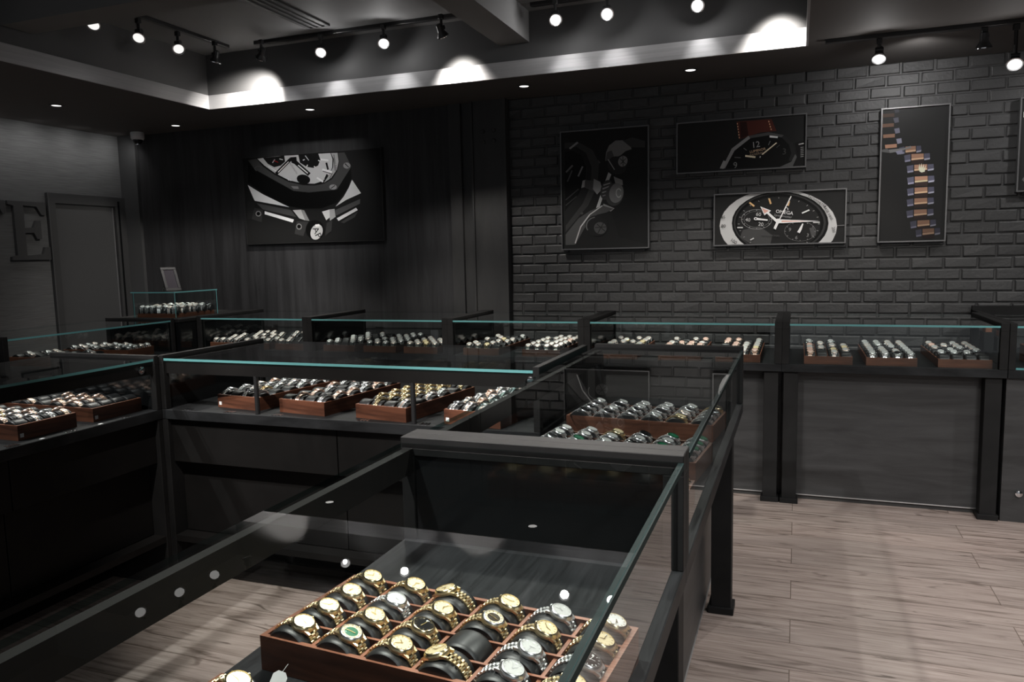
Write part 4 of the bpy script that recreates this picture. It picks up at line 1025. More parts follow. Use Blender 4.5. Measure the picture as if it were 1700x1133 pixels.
# ---------------------------------------------------------------- showcases
ZD, ZG, ZT = .775, .984, .994      # deck top, glass underside, glass top
def at(origin, rz):
    M = Matrix.Rotation(rz, 4, 'Z'); M.translation = Vector(origin); return M
def showcase(name, label, origin, rz, L, D, fr=.0375, left_frame=True, right_frame=True, header=False, rods=(), base='panel', legs=((0, 0), (1, 0)), hinges=(), tags=(), puck=(), drawers=2, panel_in=.10, endL=True, endR=True, front=True, dark_edge=False):
    """local frame: x along the case, y=0 customer face, y=D staff face"""
    t = thing(name, label, 'display case', origin, rz, 'glass topped display cases')
    xa, xb = (fr if left_frame else 0), (L - fr if right_frame else L)
    # deck with front rail
    mb = MB(); mb.cbox(0, L, 0, D, ZD - .042, ZD, .002); mb.build('deck', M_['deck'], t)
    mb = MB(); mb.box(xa + .001, xb - .001, .002, D - .003, ZG, ZT, 0, None, 1); mb.build('glass_top', [M_['glass'], M_['edge']], t)
    if dark_edge: mbox('glass_edge_strip', M_['dark_edge'], t, xa + .001, xb - .001, -.001, .010, ZG - .002, ZT - .0008)  # dark strip laid along the front edge of the glass top
    if front:
        mb = MB()
        v = [(xa + .001, .012, ZD), (xb - .001, .012, ZD), (xb - .001, .020, ZD), (xa + .001, .020, ZD)]
        vs = v + [(p[0], p[1], ZG) for p in v]
        mb.add(vs, [(0, 1, 5, 4), (2, 3, 7, 6)], 0); mb.add(vs, [(1, 2, 6, 5), (3, 0, 4, 7)], 1)
        mb.build('front_pane', [M_['glass'], M_['edge']], t)
    for on_, x0, x1, en in ((left_frame, 0, fr, endL), (right_frame, L - fr, L, endR)):
        if not on_: continue
        mb = MB(); mb.cbox(x0, x1, 0, D, .966, 1.007, .0015); mb.cbox(x0, x1, 0, .040, ZD, .967, .0015); mb.cbox(x0, x1, D - .03, D, ZD, .967, .0015)
        mb.build('end_frame', M_['frame'], t)
        if en: mbox('end_panel', M_['gloss_black'], t, x0 + .006, x1 - .006, .03, D - .02, ZD, .968)
    if header:
        mbox('header', M_['black_wood'], t, xa, xb, D - .030, D - .010, .930, ZG - .001)
    for rx in rods:
        mb = MB(); mb.tube((rx, D - .018, ZD), (rx, D - .018, .931), .0095, 16); mb.build('support_rod', M_['black_plastic'], t, True)
    for px in puck:
        mb = MB(); Mx = Matrix.Translation((px, D - .006, .955)) @ Matrix.Rotation(R(-90), 4, 'X'); mb.lathe([(.012, -.006), (.0165, -.004), (.0165, .004), (.010, .007)], 20, Mx); mb.build('lock_cap', M_['chrome'], t, True)
    # base
    for k, (lx, ly) in enumerate(legs):
        x0 = lx if lx >= 0 else L + lx
        mb = MB(); mb.cbox(x0 + .004, x0 + .079, ly + .018, ly + .093, 0, ZD - .042, .002); mb.cbox(x0 - .006, x0 + .089, ly + .008, ly + .103, 0, .028, .002); mb.build('leg', M_['frame'], t)
    if base == 'panel':
        mb = MB(); mb.box(.001, L - .001, panel_in, D - .06, .03, ZD - .042); mb.build('base_panel', M_['panel_wood'], t)
        mb = MB(); mb.box(.001, L - .001, panel_in + .012, D - .1, 0, .03); mb.build('plinth', M_['black_paint'], t)
        mb = MB(); mb.box(.03, L - .03, panel_in - .004, panel_in, .026, .031); mb.build('kick_light_strip', M_['light_strip'], t)  # pale strip standing in for the glowing line below the panel
    elif base == 'closed':
        mb = MB(); mb.box(0, L, .02, D - .02, 0, ZD - .042); mb.build('base_panel', M_['panel_wood'], t)
    elif base == 'cabinet':
        mb = MB(); mb.box(fr, L - fr, .10, D - .09, .20, ZD - .042); mb.box(.0, L, D - .115, D - .004, .195, .222); mb.build('carcass', M_['black_wood'], t)
        mb = MB(); mb.box(fr, L - fr, .10, D - .33, 0, .20); mb.build('toe_kick', M_['black_wood'], t)
        for x0, x1 in ((0, fr), (L - fr, L)):
            mb = MB(); mb.cbox(x0, x1, .10, D - .002, 0, ZD - .042, .0015); mb.build('side_post', M_['frame'], t)
        w = (L - 2 * fr) / drawers
        for i in range(drawers):
            a, b = fr + i * w + .002, fr + (i + 1) * w - .002
            mb = MB(); mb.cbox(a, b, D - .10, D - .022, .545, ZD - .046, .0012); mb.build('drawer', M_['black_wood'], t)
            mb = MB(); mb.cbox(a, b, D - .10, D - .070, .225, .543, .0012); mb.build('door', M_['black_wood'], t)
    for hx in hinges:
        mb = MB()
        for q in (-.018, -.004, .010): mb.cbox(hx + q, hx + q + .008, D - .034, D - .006, ZD - .001, ZD + .003, .001)
        mb.cbox(hx - .024, hx + .026, D - .012, D - .006, ZD - .001, ZD + .002, .0008); mb.build('hinge', M_['chrome'], t)
    for hx in tags: mbox('price_sticker', M_['white'], t, hx - .008, hx + .008, D - .018, D - .006, ZD, ZD + .0012)
    return t
XA, XD, YC, YK = -.197, -2.526, 2.51, 4.368
KX = [-4.02, -3.09, -2.05, -1.168, -.068, .985]
kl = ['leftmost glass display case in the back row, beside the glass vitrine', 'second glass display case from left in the back row', 'glass display case in the back row before the steel column',
      'fourth glass display case from left in the back row', 'rightmost full glass display case below the brick wall pictures']
for i in range(5):
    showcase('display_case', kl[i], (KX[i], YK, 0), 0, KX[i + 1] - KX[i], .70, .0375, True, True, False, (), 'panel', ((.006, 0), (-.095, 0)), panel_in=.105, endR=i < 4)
# right-hand corner run, cut off by the frame
t = showcase('display_case', 'dark display case cut off by right edge of photo', (.987, YK, 0), 0, 1.25, .93, .03, True, True, False, (), 'closed', (), endL=False)
mb = MB(); Mx = Matrix.Translation((.075, .018, .15)) @ Matrix.Rotation(R(90), 4, 'X'); mb.lathe([(.012, 0), (.016, .004), (.016, .012), (.008, .016)], 20, Mx); mb.build('lock', M_['chrome'], t, True)
mbox('glass_shelf_edge', M_['edge'], t, .035, 1.2, .012, .020, ZD + .001, ZD + .010)
mbox('back_rail', M_['frame'], t, .0, 1.25, .89, .92, .98, 1.03)
# island: right arm (two cases), inner back case, left arm
BL = 3.24 - 1.505
showcase('display_case', 'glass display case at the aisle, beyond the black crossbar', (XA, 1.505, 0), R(90), BL, .612, .040, True, True, True, (), 'panel', ((BL - .31, 0), (.02, 0)), panel_in=.118, endR=False, dark_edge=True)
showcase('display_case', 'large foreground glass display case nearest the camera', (XA, -.15, 0), R(90), 1.505 + .15, .612, .040, True, True, True, (), 'panel', (), panel_in=.118, dark_edge=True)
CL = -.832 - XD
showcase('display_case', 'open backed inner display case holding four walnut trays', (-.832, YC + .66, 0), R(180), CL, .66, .024, True, True, True, (CL - (-2.045 - XD), CL - (-1.335 - XD)), 'cabinet', (),
         [CL - (x - XD) for x in (-2.40, -2.185, -1.95, -1.55, -1.29)], (), (.035,))
showcase('display_case', 'open backed left display case cut off by the photo edge', (XD - .598, YC, 0), R(-90), 1.35, .598, .024, True, True, True, (), 'cabinet', (),
         [.17, .43, .66], [.30, .55], (.09,))
t = thing('corner_post', 'slim black corner post joining inner and left display cases', 'post', (-2.542, 2.526, 0))
mb = MB(); mb.cbox(-.0145, .0145, -.0145, .0145, .012, 1.0, .002); mb.build('shaft', M_['frame'], t)
mb = MB(); mb.cbox(-.0155, .0155, -.0155, .0155, 0, .012, .001); mb.build('foot', M_['black_plastic'], t)
# far left case along the left wall with a closed corner unit
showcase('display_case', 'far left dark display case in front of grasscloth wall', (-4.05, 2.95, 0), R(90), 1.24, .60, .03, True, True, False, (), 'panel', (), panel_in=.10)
t = thing('corner_cabinet', 'black corner cabinet under the small glass vitrine', 'cabinet', (-4.35, 4.63, 0))
mb = MB(); mb.cbox(-.33, .325, -.42, .42, .06, .975, .003); mb.build('body', M_['gloss_black'], t)
mb = MB(); mb.cbox(-.335, .328, -.43, .43, .975, 1.0, .003); mb.build('top', M_['frame'], t)
mb = MB(); mb.box(-.30, .30, -.39, .39, 0, .06); mb.build('plinth', M_['black_paint'], t)

# ---------------------------------------------------------------- trays
TW, TH = .240, .055
def tray(label, cx, cy, ang, L=.525, z=ZD, sticker=False, H=TH):
    """local x = towards the customer (6 cells), local y = across (4 cells)"""
    t = thing('watch_tray', label, 'tray', (cx, cy, z + .0005), R(ang), 'walnut watch trays')
    key = (L, H)
    if key not in TRAYM:
        w = .008; mb = MB()
        for a in ((-L / 2, L / 2, -TW / 2, -TW / 2 + w), (-L / 2, L / 2, TW / 2 - w, TW / 2), (-L / 2, -L / 2 + w, -TW / 2 + w, TW / 2 - w), (L / 2 - w, L / 2, -TW / 2 + w, TW / 2 - w)):
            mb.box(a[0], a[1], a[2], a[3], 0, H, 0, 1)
        walls = mb.mesh('walls', [M_['walnut'], M_['walnut_top']])
        mb = MB()
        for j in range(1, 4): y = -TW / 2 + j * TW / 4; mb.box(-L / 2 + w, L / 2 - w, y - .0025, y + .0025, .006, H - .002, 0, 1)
        for i in range(1, 6):
            x = -L / 2 + i * L / 6
            for j in range(4):
                y0 = -TW / 2 + j * TW / 4 + .0025; y1 = y0 + TW / 4 - .005
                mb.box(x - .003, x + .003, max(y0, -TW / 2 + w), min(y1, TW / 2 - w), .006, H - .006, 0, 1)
        div = mb.mesh('dividers', [M_['walnut'], M_['walnut_top']])
        mb = MB(); mb.box(-L / 2 + w, L / 2 - w, -TW / 2 + w, TW / 2 - w, .001, .006); fl = mb.mesh('lining', [M_['lining']])
        mb = MB(); mb.box(-L / 2 - .0006, -L / 2, TW / 2 - .022, TW / 2 - .008, .010, .024); st = mb.mesh('price_sticker', [M_['white']])
        TRAYM[key] = (walls, div, fl, st)
    a = TRAYM[key]
    obj('walls', a[0], t); obj('dividers', a[1], t); obj('lining', a[2], t)
    if sticker: obj('price_sticker', a[3], t)
    return t
TRAYM = {}
# ---------------------------------------------------------------- pillow and watch meshes (local x towards customer)
EA, EB, EC = .0365, .031, .033
def ell(t, off=0.0):
    n = Vector((math.sin(t) / EA, 0, math.cos(t) / EB)).normalized()
    return Vector((EA * math.sin(t), 0, EC + EB * math.cos(t))) + n * off, n
def pillow_mesh():
    mb = MB(); W = .0255; N = 22; prof = [(-W, .90), (-W + .003, .975), (-W + .008, 1.0), (W - .008, 1.0), (W - .003, .975), (W, .90)]
    rows = []
    for y, s in prof:
        row = []
        for i in range(N + 1):
            t = -2.25 + 4.5 * i / N; x, z = EA * math.sin(t) * s, EC + EB * math.cos(t) * s
            row.append((x, y, max(z, .008)))
        rows.append(row)
    vs = [p for r_ in rows for p in r_]; n = N + 1; fs = []
    for a in range(len(prof) - 1):
        for i in range(N): fs.append((a * n + i, a * n + i + 1, (a + 1) * n + i + 1, (a + 1) * n + i))
    fs.append(list(range(n))); fs.append([(len(prof) - 1) * n + i for i in range(n)][::-1])
    mb.add(vs, fs); me = mb.mesh('watch_pillow', [M_['leather']], True)
    bm = bmesh.new(); bm.from_mesh(me); bmesh.ops.recalc_face_normals(bm, faces=bm.faces[:]); bm.to_mesh(me); bm.free(); me.polygons.foreach_set('use_smooth', [True] * len(me.polygons)); return me
PILLOW = pillow_mesh()
def head_matrix(t0):
    p, n = ell(t0, .0045); x = Vector((math.cos(t0) * EA, 0, -math.sin(t0) * EB)).normalized(); z = n; y = z.cross(x)
    Mx = Matrix((x, y, z)).transposed().to_4x4(); Mx.translation = p; return Mx
def arc_ts(ta, tb, pitch):
    out = []; t = ta; d = 1 if tb > ta else -1
    while (tb - t) * d > 0:
        out.append(t); sp = math.hypot(EA * math.cos(t), EB * math.sin(t)); t += d * pitch / sp
    return out
def bracelet(t0, hi, side=None, wid=.0195):
    mb = MB()
    pitch = .0060 if hi else .0085; gap = .50
    for ta, tb in [((t0 + gap, 2.1), (t0 - gap, -2.1)), ((t0 + gap, 2.1),), ((t0 - gap, -2.1),)][0 if side is None else side]:
        ts = arc_ts(ta, tb, pitch)
        for k, t in enumerate(ts):
            p, n = ell(t, .0006); tg = Vector((n.z, 0, -n.x)); w = wid * (1 - .012 * k)
            parts = ((-.5, -.19), (-.17, .17), (.19, .5)) if hi else ((-.5, -.16), (-.15, .15), (.16, .5))
            for q, (a, b) in enumerate(parts):
                Lk = pitch * .44; hgt = .0030 if q != 1 else .0026
                off = tg * (pitch * .5 if (q == 1 and hi) else 0)
                prof = [(-Lk, 0), (-Lk, .55), (-.55 * Lk, 1), (.55 * Lk, 1), (Lk, .55), (Lk, 0)]
                v0 = [p + off + tg * u + n * (h * hgt) + Vector((0, a * w, 0)) for u, h in prof]; v1 = [v + Vector((0, (b - a) * w, 0)) for v in v0]
                m6 = len(prof); mb.add(v0 + v1, [(i, i + 1, i + 1 + m6, i + m6) for i in range(m6 - 1)] + [tuple(range(m6))[::-1], tuple(range(m6, 2 * m6))], 1 if q == 1 else 0)
    return mb
def strap(t0, side=None):
    mb = MB(); W = .0095
    for ta, tb in [((t0 + .5, 2.1), (t0 - .5, -2.1)), ((t0 + .5, 2.1),), ((t0 - .5, -2.1),)][0 if side is None else side]:
        ts = [ta + (tb - ta) * i / 14 for i in range(15)]; v = []
        for t in ts:
            p, n = ell(t, .0006)
            for yy, h in ((-W, 0), (-W, .002), (-W * .6, .0028), (W * .6, .0028), (W, .002), (W, 0)): v.append(p + n * h + Vector((0, yy, 0)))
        f = []
        for i in range(14):
            for q in range(5): f.append((i * 6 + q, (i + 1) * 6 + q, (i + 1) * 6 + q + 1, i * 6 + q + 1))
        mb.add(v, f)
    return mb
def case_mb(Mx, hi):
    mb = MB(); n = 40 if hi else 20
    mb.lathe([(.0150, -.0050), (.0182, -.0040), (.0190, -.0010), (.0188, .0018), (.0178, .0030), (.0150, .0030)], n, Mx)
    for sx in (-1, 1):
        for sy in (-1, 1):
            b = MB(); x0, x1, y0, y1 = .0095, .0215, .0088, .0130
            v = [(x0, y0, -.003), (x1, y0, -.0055), (x1, y1 - .001, -.0055), (x0, y1 + .002, -.003), (x0, y0, .0022), (x1, y0, -.0025), (x1, y1 - .001, -.0025), (x0, y1 + .002, .0022)]
            v = [Mx @ Vector((sx * a, sy * c, z)) for a, c, z in v]
            f = [(0, 3, 2, 1), (4, 5, 6, 7), (0, 1, 5, 4), (1, 2, 6, 5), (2, 3, 7, 6), (3, 0, 4, 7)]
            if sx * sy < 0: f = [q[::-1] for q in f]
            mb.add(v, f)
    # crown at three o'clock
    b = MB(); b.lathe([(.0024, 0), (.0028, .0004), (.0028, .0026), (.0022, .0031)], 12, Mx @ Matrix.Translation((0, .0186, -.0008)) @ Matrix.Rotation(R(-90), 4, 'X')); mb.v, mb.f, mb.m = mb.v + b.v, mb.f + [[i + len(mb.v) for i in q] for q in b.f], mb.m + b.m
    return mb
def bezel_mb(Mx, hi):
    mb = MB(); n = 72 if hi else 20
    mod = (lambda r, z, i: r - (.0005 if (i % 2 and .0155 < r < .0182) else 0)) if hi else None
    mb.lathe([(.0152, .0030), (.0181, .0030), (.0176, .0040), (.0162, .0054), (.0152, .0056), (.0150, .0042)], n, Mx, 0, mod, False); return mb
def dial_mb(Mx, hi):
    mb = MB(); n = 40 if hi else 18
    mb.add([Mx @ Vector((.0152 * math.cos(2 * math.pi * i / n), .0152 * math.sin(2 * math.pi * i / n), .0043)) for i in range(n)], [tuple(range(n))], 0)
    if hi:
        for k in range(12):
            if k == 3: continue
            a = R(k * 30); q = Mx @ Matrix.Rotation(a, 4, 'Z'); b = MB(); b.box(.0112, .0138, -.0004, .0004, .0043, .0047, 1); b.xform(q)
            o = len(mb.v); mb.v += b.v; mb.f += [[i + o for i in f] for f in b.f]; mb.m += [1] * len(b.f)
        b = MB(); b.box(-.0013, .0013, .0088, .0122, .0043, .0046, 2); b.xform(Mx); o = len(mb.v); mb.v += b.v; mb.f += [[i + o for i in f] for f in b.f]; mb.m += [2] * len(b.f)
    return mb
def ring_dial(Mx):
    mb = MB(); n = 40
    for r0, z, mi in ((.0152, .0043, 3), (.0102, .00435, 0)):
        mb.add([Mx @ Vector((r0 * math.cos(2 * math.pi * i / n), r0 * math.sin(2 * math.pi * i / n), z)) for i in range(n)], [tuple(range(n))], mi)
    for k in range(12):
        a = R(k * 30); q = Mx @ Matrix.Rotation(a, 4, 'Z'); b = MB(); b.box(.0120, .0136, -.0008, .0008, .0043, .0047, 1); b.xform(q); o = len(mb.v); mb.v += b.v; mb.f += [[i + o for i in f] for f in b.f]; mb.m += [1] * len(b.f)
    return mb
def hand_mb(Mx, ang, L, w):
    mb = MB(); b = MB(); b.prism([(-.002, -w), (-.002, w), (L * .8, w), (L, 0), (L * .8, -w)], 'z', .0048, .0051); b.xform(Mx @ Matrix.Rotation(ang, 4, 'Z')); mb.v, mb.f, mb.m = b.v, b.f, b.m; return mb
def crystal_mb(Mx):
    mb = MB(); n = 32; v = []; rs = ((.0150, .0055), (.0125, .0061), (.0085, .0065), (.0040, .0067))
    for r, z in rs: v += [Mx @ Vector((r * math.cos(2 * math.pi * i / n), r * math.sin(2 * math.pi * i / n), z)) for i in range(n)]
    f = []
    for a in range(3):
        for i in range(n): j = (i + 1) % n; f.append((a * n + i, a * n + j, (a + 1) * n + j, (a + 1) * n + i))
    f.append([3 * n + i for i in range(n)]); mb.add(v, f); return mb
GOLD = mat('yellow_gold', (1.0, 0.80, 0.48), 0.28, 1); GOLD2 = mat('polished_yellow_gold', (1.0, 0.84, 0.54), 0.20, 1)
STEEL = mat('steel', (.86, .86, .87), 0.34, 1); STEEL2 = mat('polished_steel', (.9, .9, .91), 0.24, 1); ROSE = mat('rose_gold', (1.0, .76, .64), 0.34, 1)
BLKC = mat('black_ceramic', (.008, .008, .009), 0.08); GRNC = mat('green_ceramic', (.012, .07, .035), 0.08); RUB = mat('black_rubber_strap', (.014, .014, .015), 0.5)
DI = {'champ': mat('champagne_dial', (.95, .80, .50), .3, .3), 'white': mat('white_dial', (.85, .85, .83), .35), 'silver': mat('silver_dial', (.72, .72, .70), .3, .4), 'black': mat('black_dial', (.012, .012, .013), .15),
      'green': mat('green_dial', (.01, .16, .07), .25), 'brown': mat('dark_brown_dial', (.035, .025, .014), .25), 'ring': mat('pale_gold_ring', (.82, .72, .50), .35), 'rosed': mat('rose_dial', (.75, .5, .42), .35)}
HANDM = mat('hand_gold', (.75, .55, .25), .25, 1)
# type: outer metal, centre link metal, bezel, dial, wording
TY = {'g': (GOLD, GOLD2, GOLD2, 'champ', 'yellow gold watch, champagne dial'), 'w': (GOLD, GOLD2, GOLD2, 'white', 'yellow gold watch, white dial'), 's': (STEEL, STEEL2, STEEL2, 'silver', 'silver steel watch, pale dial'),
      'k': (GOLD, GOLD2, GOLD2, 'black', 'yellow gold watch, black dial'), 'n': (GOLD, GOLD2, STEEL2, 'brown', 'yellow gold watch, dark ringed dial'), 'G': (GOLD, GOLD2, STEEL2, 'green', 'yellow gold watch, green centred dial'),
      'b': (STEEL, STEEL2, STEEL2, 'black', 'steel watch, black dial'), 'B': (STEEL, STEEL2, BLKC, 'black', 'steel sports watch, black bezel'), 'E': (STEEL, STEEL2, GRNC, 'green', 'steel sports watch, green bezel'),
      'r': (ROSE, ROSE, ROSE, 'rosed', 'rose gold watch'), 't': (STEEL, ROSE, ROSE, 'silver', 'two-tone watch'), 'l': (RUB, RUB, GOLD2, 'black', 'gold watch on black strap')}
MC = {}
def cached(key, fn):
    if key not in MC: MC[key] = fn()
    return MC[key]
def put_watch(ch, loc, rz, lod, label, group, t0=.42, seed=0):
    ma, mb_, bz, dk, _ = TY[ch]; rn = random.Random(seed); t0 = round(t0, 2)
    Mx = head_matrix(t0)
    if lod == 'lo':
        def mk():
            a = bracelet(t0, False) if ch != 'l' else strap(t0)
            if ch == 'l': a.m = [1] * len(a.f)
            b = case_mb(Mx, False); c = bezel_mb(Mx, False); d = dial_mb(Mx, False)
            for q, mi in ((b, 0), (c, 2), (d, 3)):
                o = len(a.v); a.v += q.v; a.f += [[i + o for i in f] for f in q.f]; a.m += [mi] * len(q.f)
            return a.mesh('watch', [ma if ch != 'l' else GOLD, mb_, bz, DI[dk]], True)
        o = obj('watch', cached(('lo', ch, t0), mk)); o.location = loc; o.rotation_euler = (0, 0, rz); tag(o, label, 'watch', group); return o
    hi = lod == 'hi'
    t = thing('watch', label, 'watch', loc, rz, group)
    for sd in (1, 2):
        if ch == 'l': obj('strap', cached(('strap', t0, sd), lambda: strap(t0, sd).mesh('strap', [RUB], True)), t)
        else: obj('bracelet', cached(('br', hi, ch, t0, sd), lambda: bracelet(t0, hi, sd).mesh('bracelet', [ma, mb_], True)), t)
    cm = ma if ch != 'l' else GOLD
    obj('watch_case', cached(('case', hi, cm.name, t0), lambda: case_mb(Mx, hi).mesh('watch_case', [cm], True)), t)
    obj('bezel', cached(('bez', hi, bz.name, t0), lambda: bezel_mb(Mx, hi and bz not in (BLKC, GRNC)).mesh('bezel', [bz], True)), t)
    if ch in 'Gn' and hi: dl = obj('dial', cached(('rdial', dk, t0), lambda: ring_dial(Mx).mesh('dial', [DI[dk], HANDM, DI['white'], DI['ring']])), t)
    else: dl = obj('dial', cached(('dial', hi, dk, ch in 'gwGkn', t0), lambda: dial_mb(Mx, hi).mesh('dial', [DI[dk], HANDM if ch in 'gwGkn' else STEEL, DI['white']])), t)
    if hi:
        hm = [HANDM if ch in 'gwGkn' else STEEL]
        obj('hand', hand_mb(Mx, rn.uniform(0, 6.28), .0075, .0006).mesh('hand', hm), dl)
        obj('hand', hand_mb(Mx, rn.uniform(0, 6.28), .0118, .00045).mesh('hand', hm), dl)
        obj('crystal', cached(('cry', t0), lambda: crystal_mb(Mx).mesh('crystal', [M_['crystal']], True)), t)
    return t
ROWW = ['front', 'second', 'third', 'fourth', 'fifth', 'back']; COLW = ['first', 'second', 'third', 'fourth', 'fifth', 'sixth']
stuff_w = []; stuff_p = []
def fill(cx, cy, ang, rows, scheme, place, lod, L=.525, z=ZD, pillows='own', flips=(), grp=None):
    """rows: strings as seen in the photo; scheme F: rows far->near, columns left->right along local x; C: rows near->far; K: rows near->far"""
    M = Matrix.Rotation(R(ang), 4, 'Z'); M.translation = Vector((cx, cy, z + .0005)); nr = len(rows)
    for a, row in enumerate(rows):
        for b, ch in enumerate(row):
            if scheme == 'F': i, j = b, 3 - a; rw = (['back', 'third', 'second', 'front'] if nr == 4 else ROWW[::-1])[a]
            elif scheme == 'C': i, j = a, 3 - b; rw = ROWW[a]
            else: i, j = 5 - a, b; rw = ROWW[a]
            p = M @ Vector(((i - 2.5) * L / 6, (j - 1.5) * TW / 4, .006)); cw = COLW[b]
            if ch == '-': continue
            if pillows == 'own':
                o = obj('watch_pillow', PILLOW); o.location = p; o.rotation_euler = (0, 0, R(ang))
                tag(o, ('bare black pillow, ' if ch == '.' else 'black pillow under the watch, ') + f'{rw} row, {cw} from left, {place}', 'watch pillow', 'black watch pillows in ' + (grp or place))
            else: stuff_p.append((p.copy(), R(ang)))
            if ch == '.': continue
            t0 = .42
            if (a, b) in flips: t0 = -.30
            elif lod == 'lo': t0 = .50
            put_watch(ch, p, R(ang), lod, f'{TY[ch][4]}, {rw} row, {cw} from left, {place}', 'watches in ' + (grp or place), t0, hash((round(p.x * 1000), round(p.y * 1000))) & 0xffff) if lod != 'stuff' else stuff_w.append((ch, p.copy(), R(ang)))

# foreground case
tray('large walnut tray in the foreground case', -.487, 1.010, -4.5, .525)
fill(-.487, 1.010, -4.5, ['ggggsw', 'gsgngg', 'ggk.sb', 'gGggsg'], 'F', 'large foreground tray', 'hi', .525, flips=((0, 2), (3, 3)))
tray('walnut tray mostly cut off at bottom edge of photo', -.487, .665, -4.5, .525)
fill(-.487, .665, -4.5, ['g-----'], 'F', 'cut-off bottom tray', 'hi', .525)
# aisle case
tray('walnut tray of steel watches at far end of aisle case', -.489, 2.665, -5, .51)
fill(-.489, 2.665, -5, ['sssssk', 'bBssbb', 'bsbBtb', 'BBbsgb'], 'F', 'far aisle tray', 'mid', .51)
tray('walnut tray with green bezel watches just beyond black crossbar', -.489, 2.20, -5, .51)
fill(-.489, 2.20, -5, ['ssgBEE', 'sssssE', 'bEsbEE', 'sbsssB'], 'F', 'green-watch aisle tray', 'mid', .51)
tray('walnut tray seen through aisle glass beneath the crossbar', -.487, 1.79, -2, .51)
fill(-.489, 1.79, -2, ['-----g', '-----n', '-----w', '-----g'], 'F', 'tray below the crossbar', 'mid', .51)
# inner open-backed case
cts = [(-2.163, 2.845, 82, ['s.st', 'stg.', 'tss.', 'rsts', 'stsb', 'bsss'], 'leftmost tray of inner case', True),
       (-1.828, 2.82, 82, ['.r.s', '.r.r', '.s.r', 'r.ss', 's.sr', 'rsrs'], 'second tray of inner case', False),
       (-1.455, 2.80, 82, ['.g.t', 'ggg.', 'gwgt', 'gggs', 'wgg.', 'ggwg'], 'third tray of inner case', False),
       (-1.070, 2.79, 82, ['sttt', 'trss', 'stst', 'rstt', 'tsrt', 'stst'], 'rightmost tray of inner case', True)]
for x, y, a, rows, pl, st in cts:
    tray('walnut watch tray, ' + pl.replace(' tray of', ' of the four in'), x, y, a, .505, sticker=st); fill(x, y, a, rows, 'C', pl, 'mid', .505)
# left case
tray('dark walnut tray at right in the left display case', -2.848, 2.345, 180, .515, sticker=True)
fill(-2.848, 2.345, 180, ['....', 'rrr.', 'rrr.', '..r.', 'r...', '....'], 'C', 'right tray of left case', 'mid', .515)
tray('dark walnut tray cut off at left in the left display case', -2.848, 2.03, 180, .515, sticker=True)
fill(-2.848, 2.03, 180, ['.tsr', 'rtr.', 'rgt.', 'rrr.', '.r..', 'r...'], 'C', 'cut-off tray of left case', 'mid', .515)
# back row
KT = [(.165, ['r.t.', 'r.gt', 'tt.g', 'r.tt', '.t..', 's.s.'], 'left tray, rightmost back case', 'own'),
      (.470, ['ssbs', 'stts', 'ts.s', 't.ss', 'sstt', 'sstt'], 'middle tray, rightmost back case', 'own'),
      (.805, ['....', 'sss.', '.s.s', 't.st', 'rttt', 't.st'], 'right tray, rightmost back case', 'own'),
      (-.300, ['.rtr', '.ttg', '.rtt', '.rtt', 'r..s', 'rr.t'], 'right tray, fourth back case', 'stuff'),
      (-.620, ['r.rt', 't.tr', 'r.rr', 'trrt', '....', 't.tr'], 'middle tray, fourth back case', 'stuff'),
      (-.980, ['t.t.', '.t.w', 't..t', 'tttg', '.w.t', 't.tt'], 'left tray, fourth back case', 'stuff'),
      (-1.447, ['tttt', 't.tt', 'tttt', 't.tr', 'tttt', '.ttt'], 'right tray, third back case', 'stuff'),
      (-1.840, ['ttg.', 't.t.', '..tt', 't.gt', '.t..', 't..s'], 'left tray, third back case', 'stuff'),
      (-2.260, ['ttgt', 'tgtt', 'tttg', 't.tt', '..tt', '...t'], 'right tray, second back case', 'stuff'),
      (-2.560, ['stst', 's.ss', 'ssts', '.ss.', 'sts.', '.ss.'], 'middle tray, second back case', 'stuff'),
      (-2.870, ['ss.s', 's.ts', '.sst', 's.s.', '.s.s', 's.t.'], 'left tray, second back case', 'stuff')]
for x, rows, pl, pm in KT:
    tray('walnut ' + pl.replace(',', ' in'), x, 4.702, -90, .60, H=.042); fill(x, 4.702, -90, rows, 'K', pl, 'lo', .60, ZD - .006, pm)
for x, rows, pl in ((-3.26, ['tt..', 't..t', '..tt', 't.tt', '....', '.t.t'], 'right'), (-3.55, ['t.tt', 'tt.t', '.t..', 'tt.t', 't.t.', '.tt.'], 'middle'), (-3.82, ['tttt', '.tt.', 'tt.t', 't.tt', '.t.t', 'ttt.'], 'left')):
    tray(f'walnut {pl} tray in the leftmost back case', x, 4.702, -90, .60, H=.042); fill(x, 4.702, -90, rows, 'K', '', 'stuff', .60, ZD - .006, 'stuff')
for y, rows, pl in ((3.90, ['tsst.s', 's.tsst', 'tst.ss', 'sts.ts'], 'nearer the corner cabinet'), (3.52, ['.t..s.', '.st..t', 's..ts.', '.t.s.s'], 'farther from the corner cabinet')):
    tray('walnut tray in far left case, ' + pl, -4.345, y, 6, .51); fill(-4.345, y, 6, rows, 'F', '', 'stuff', .51, ZD, 'stuff')
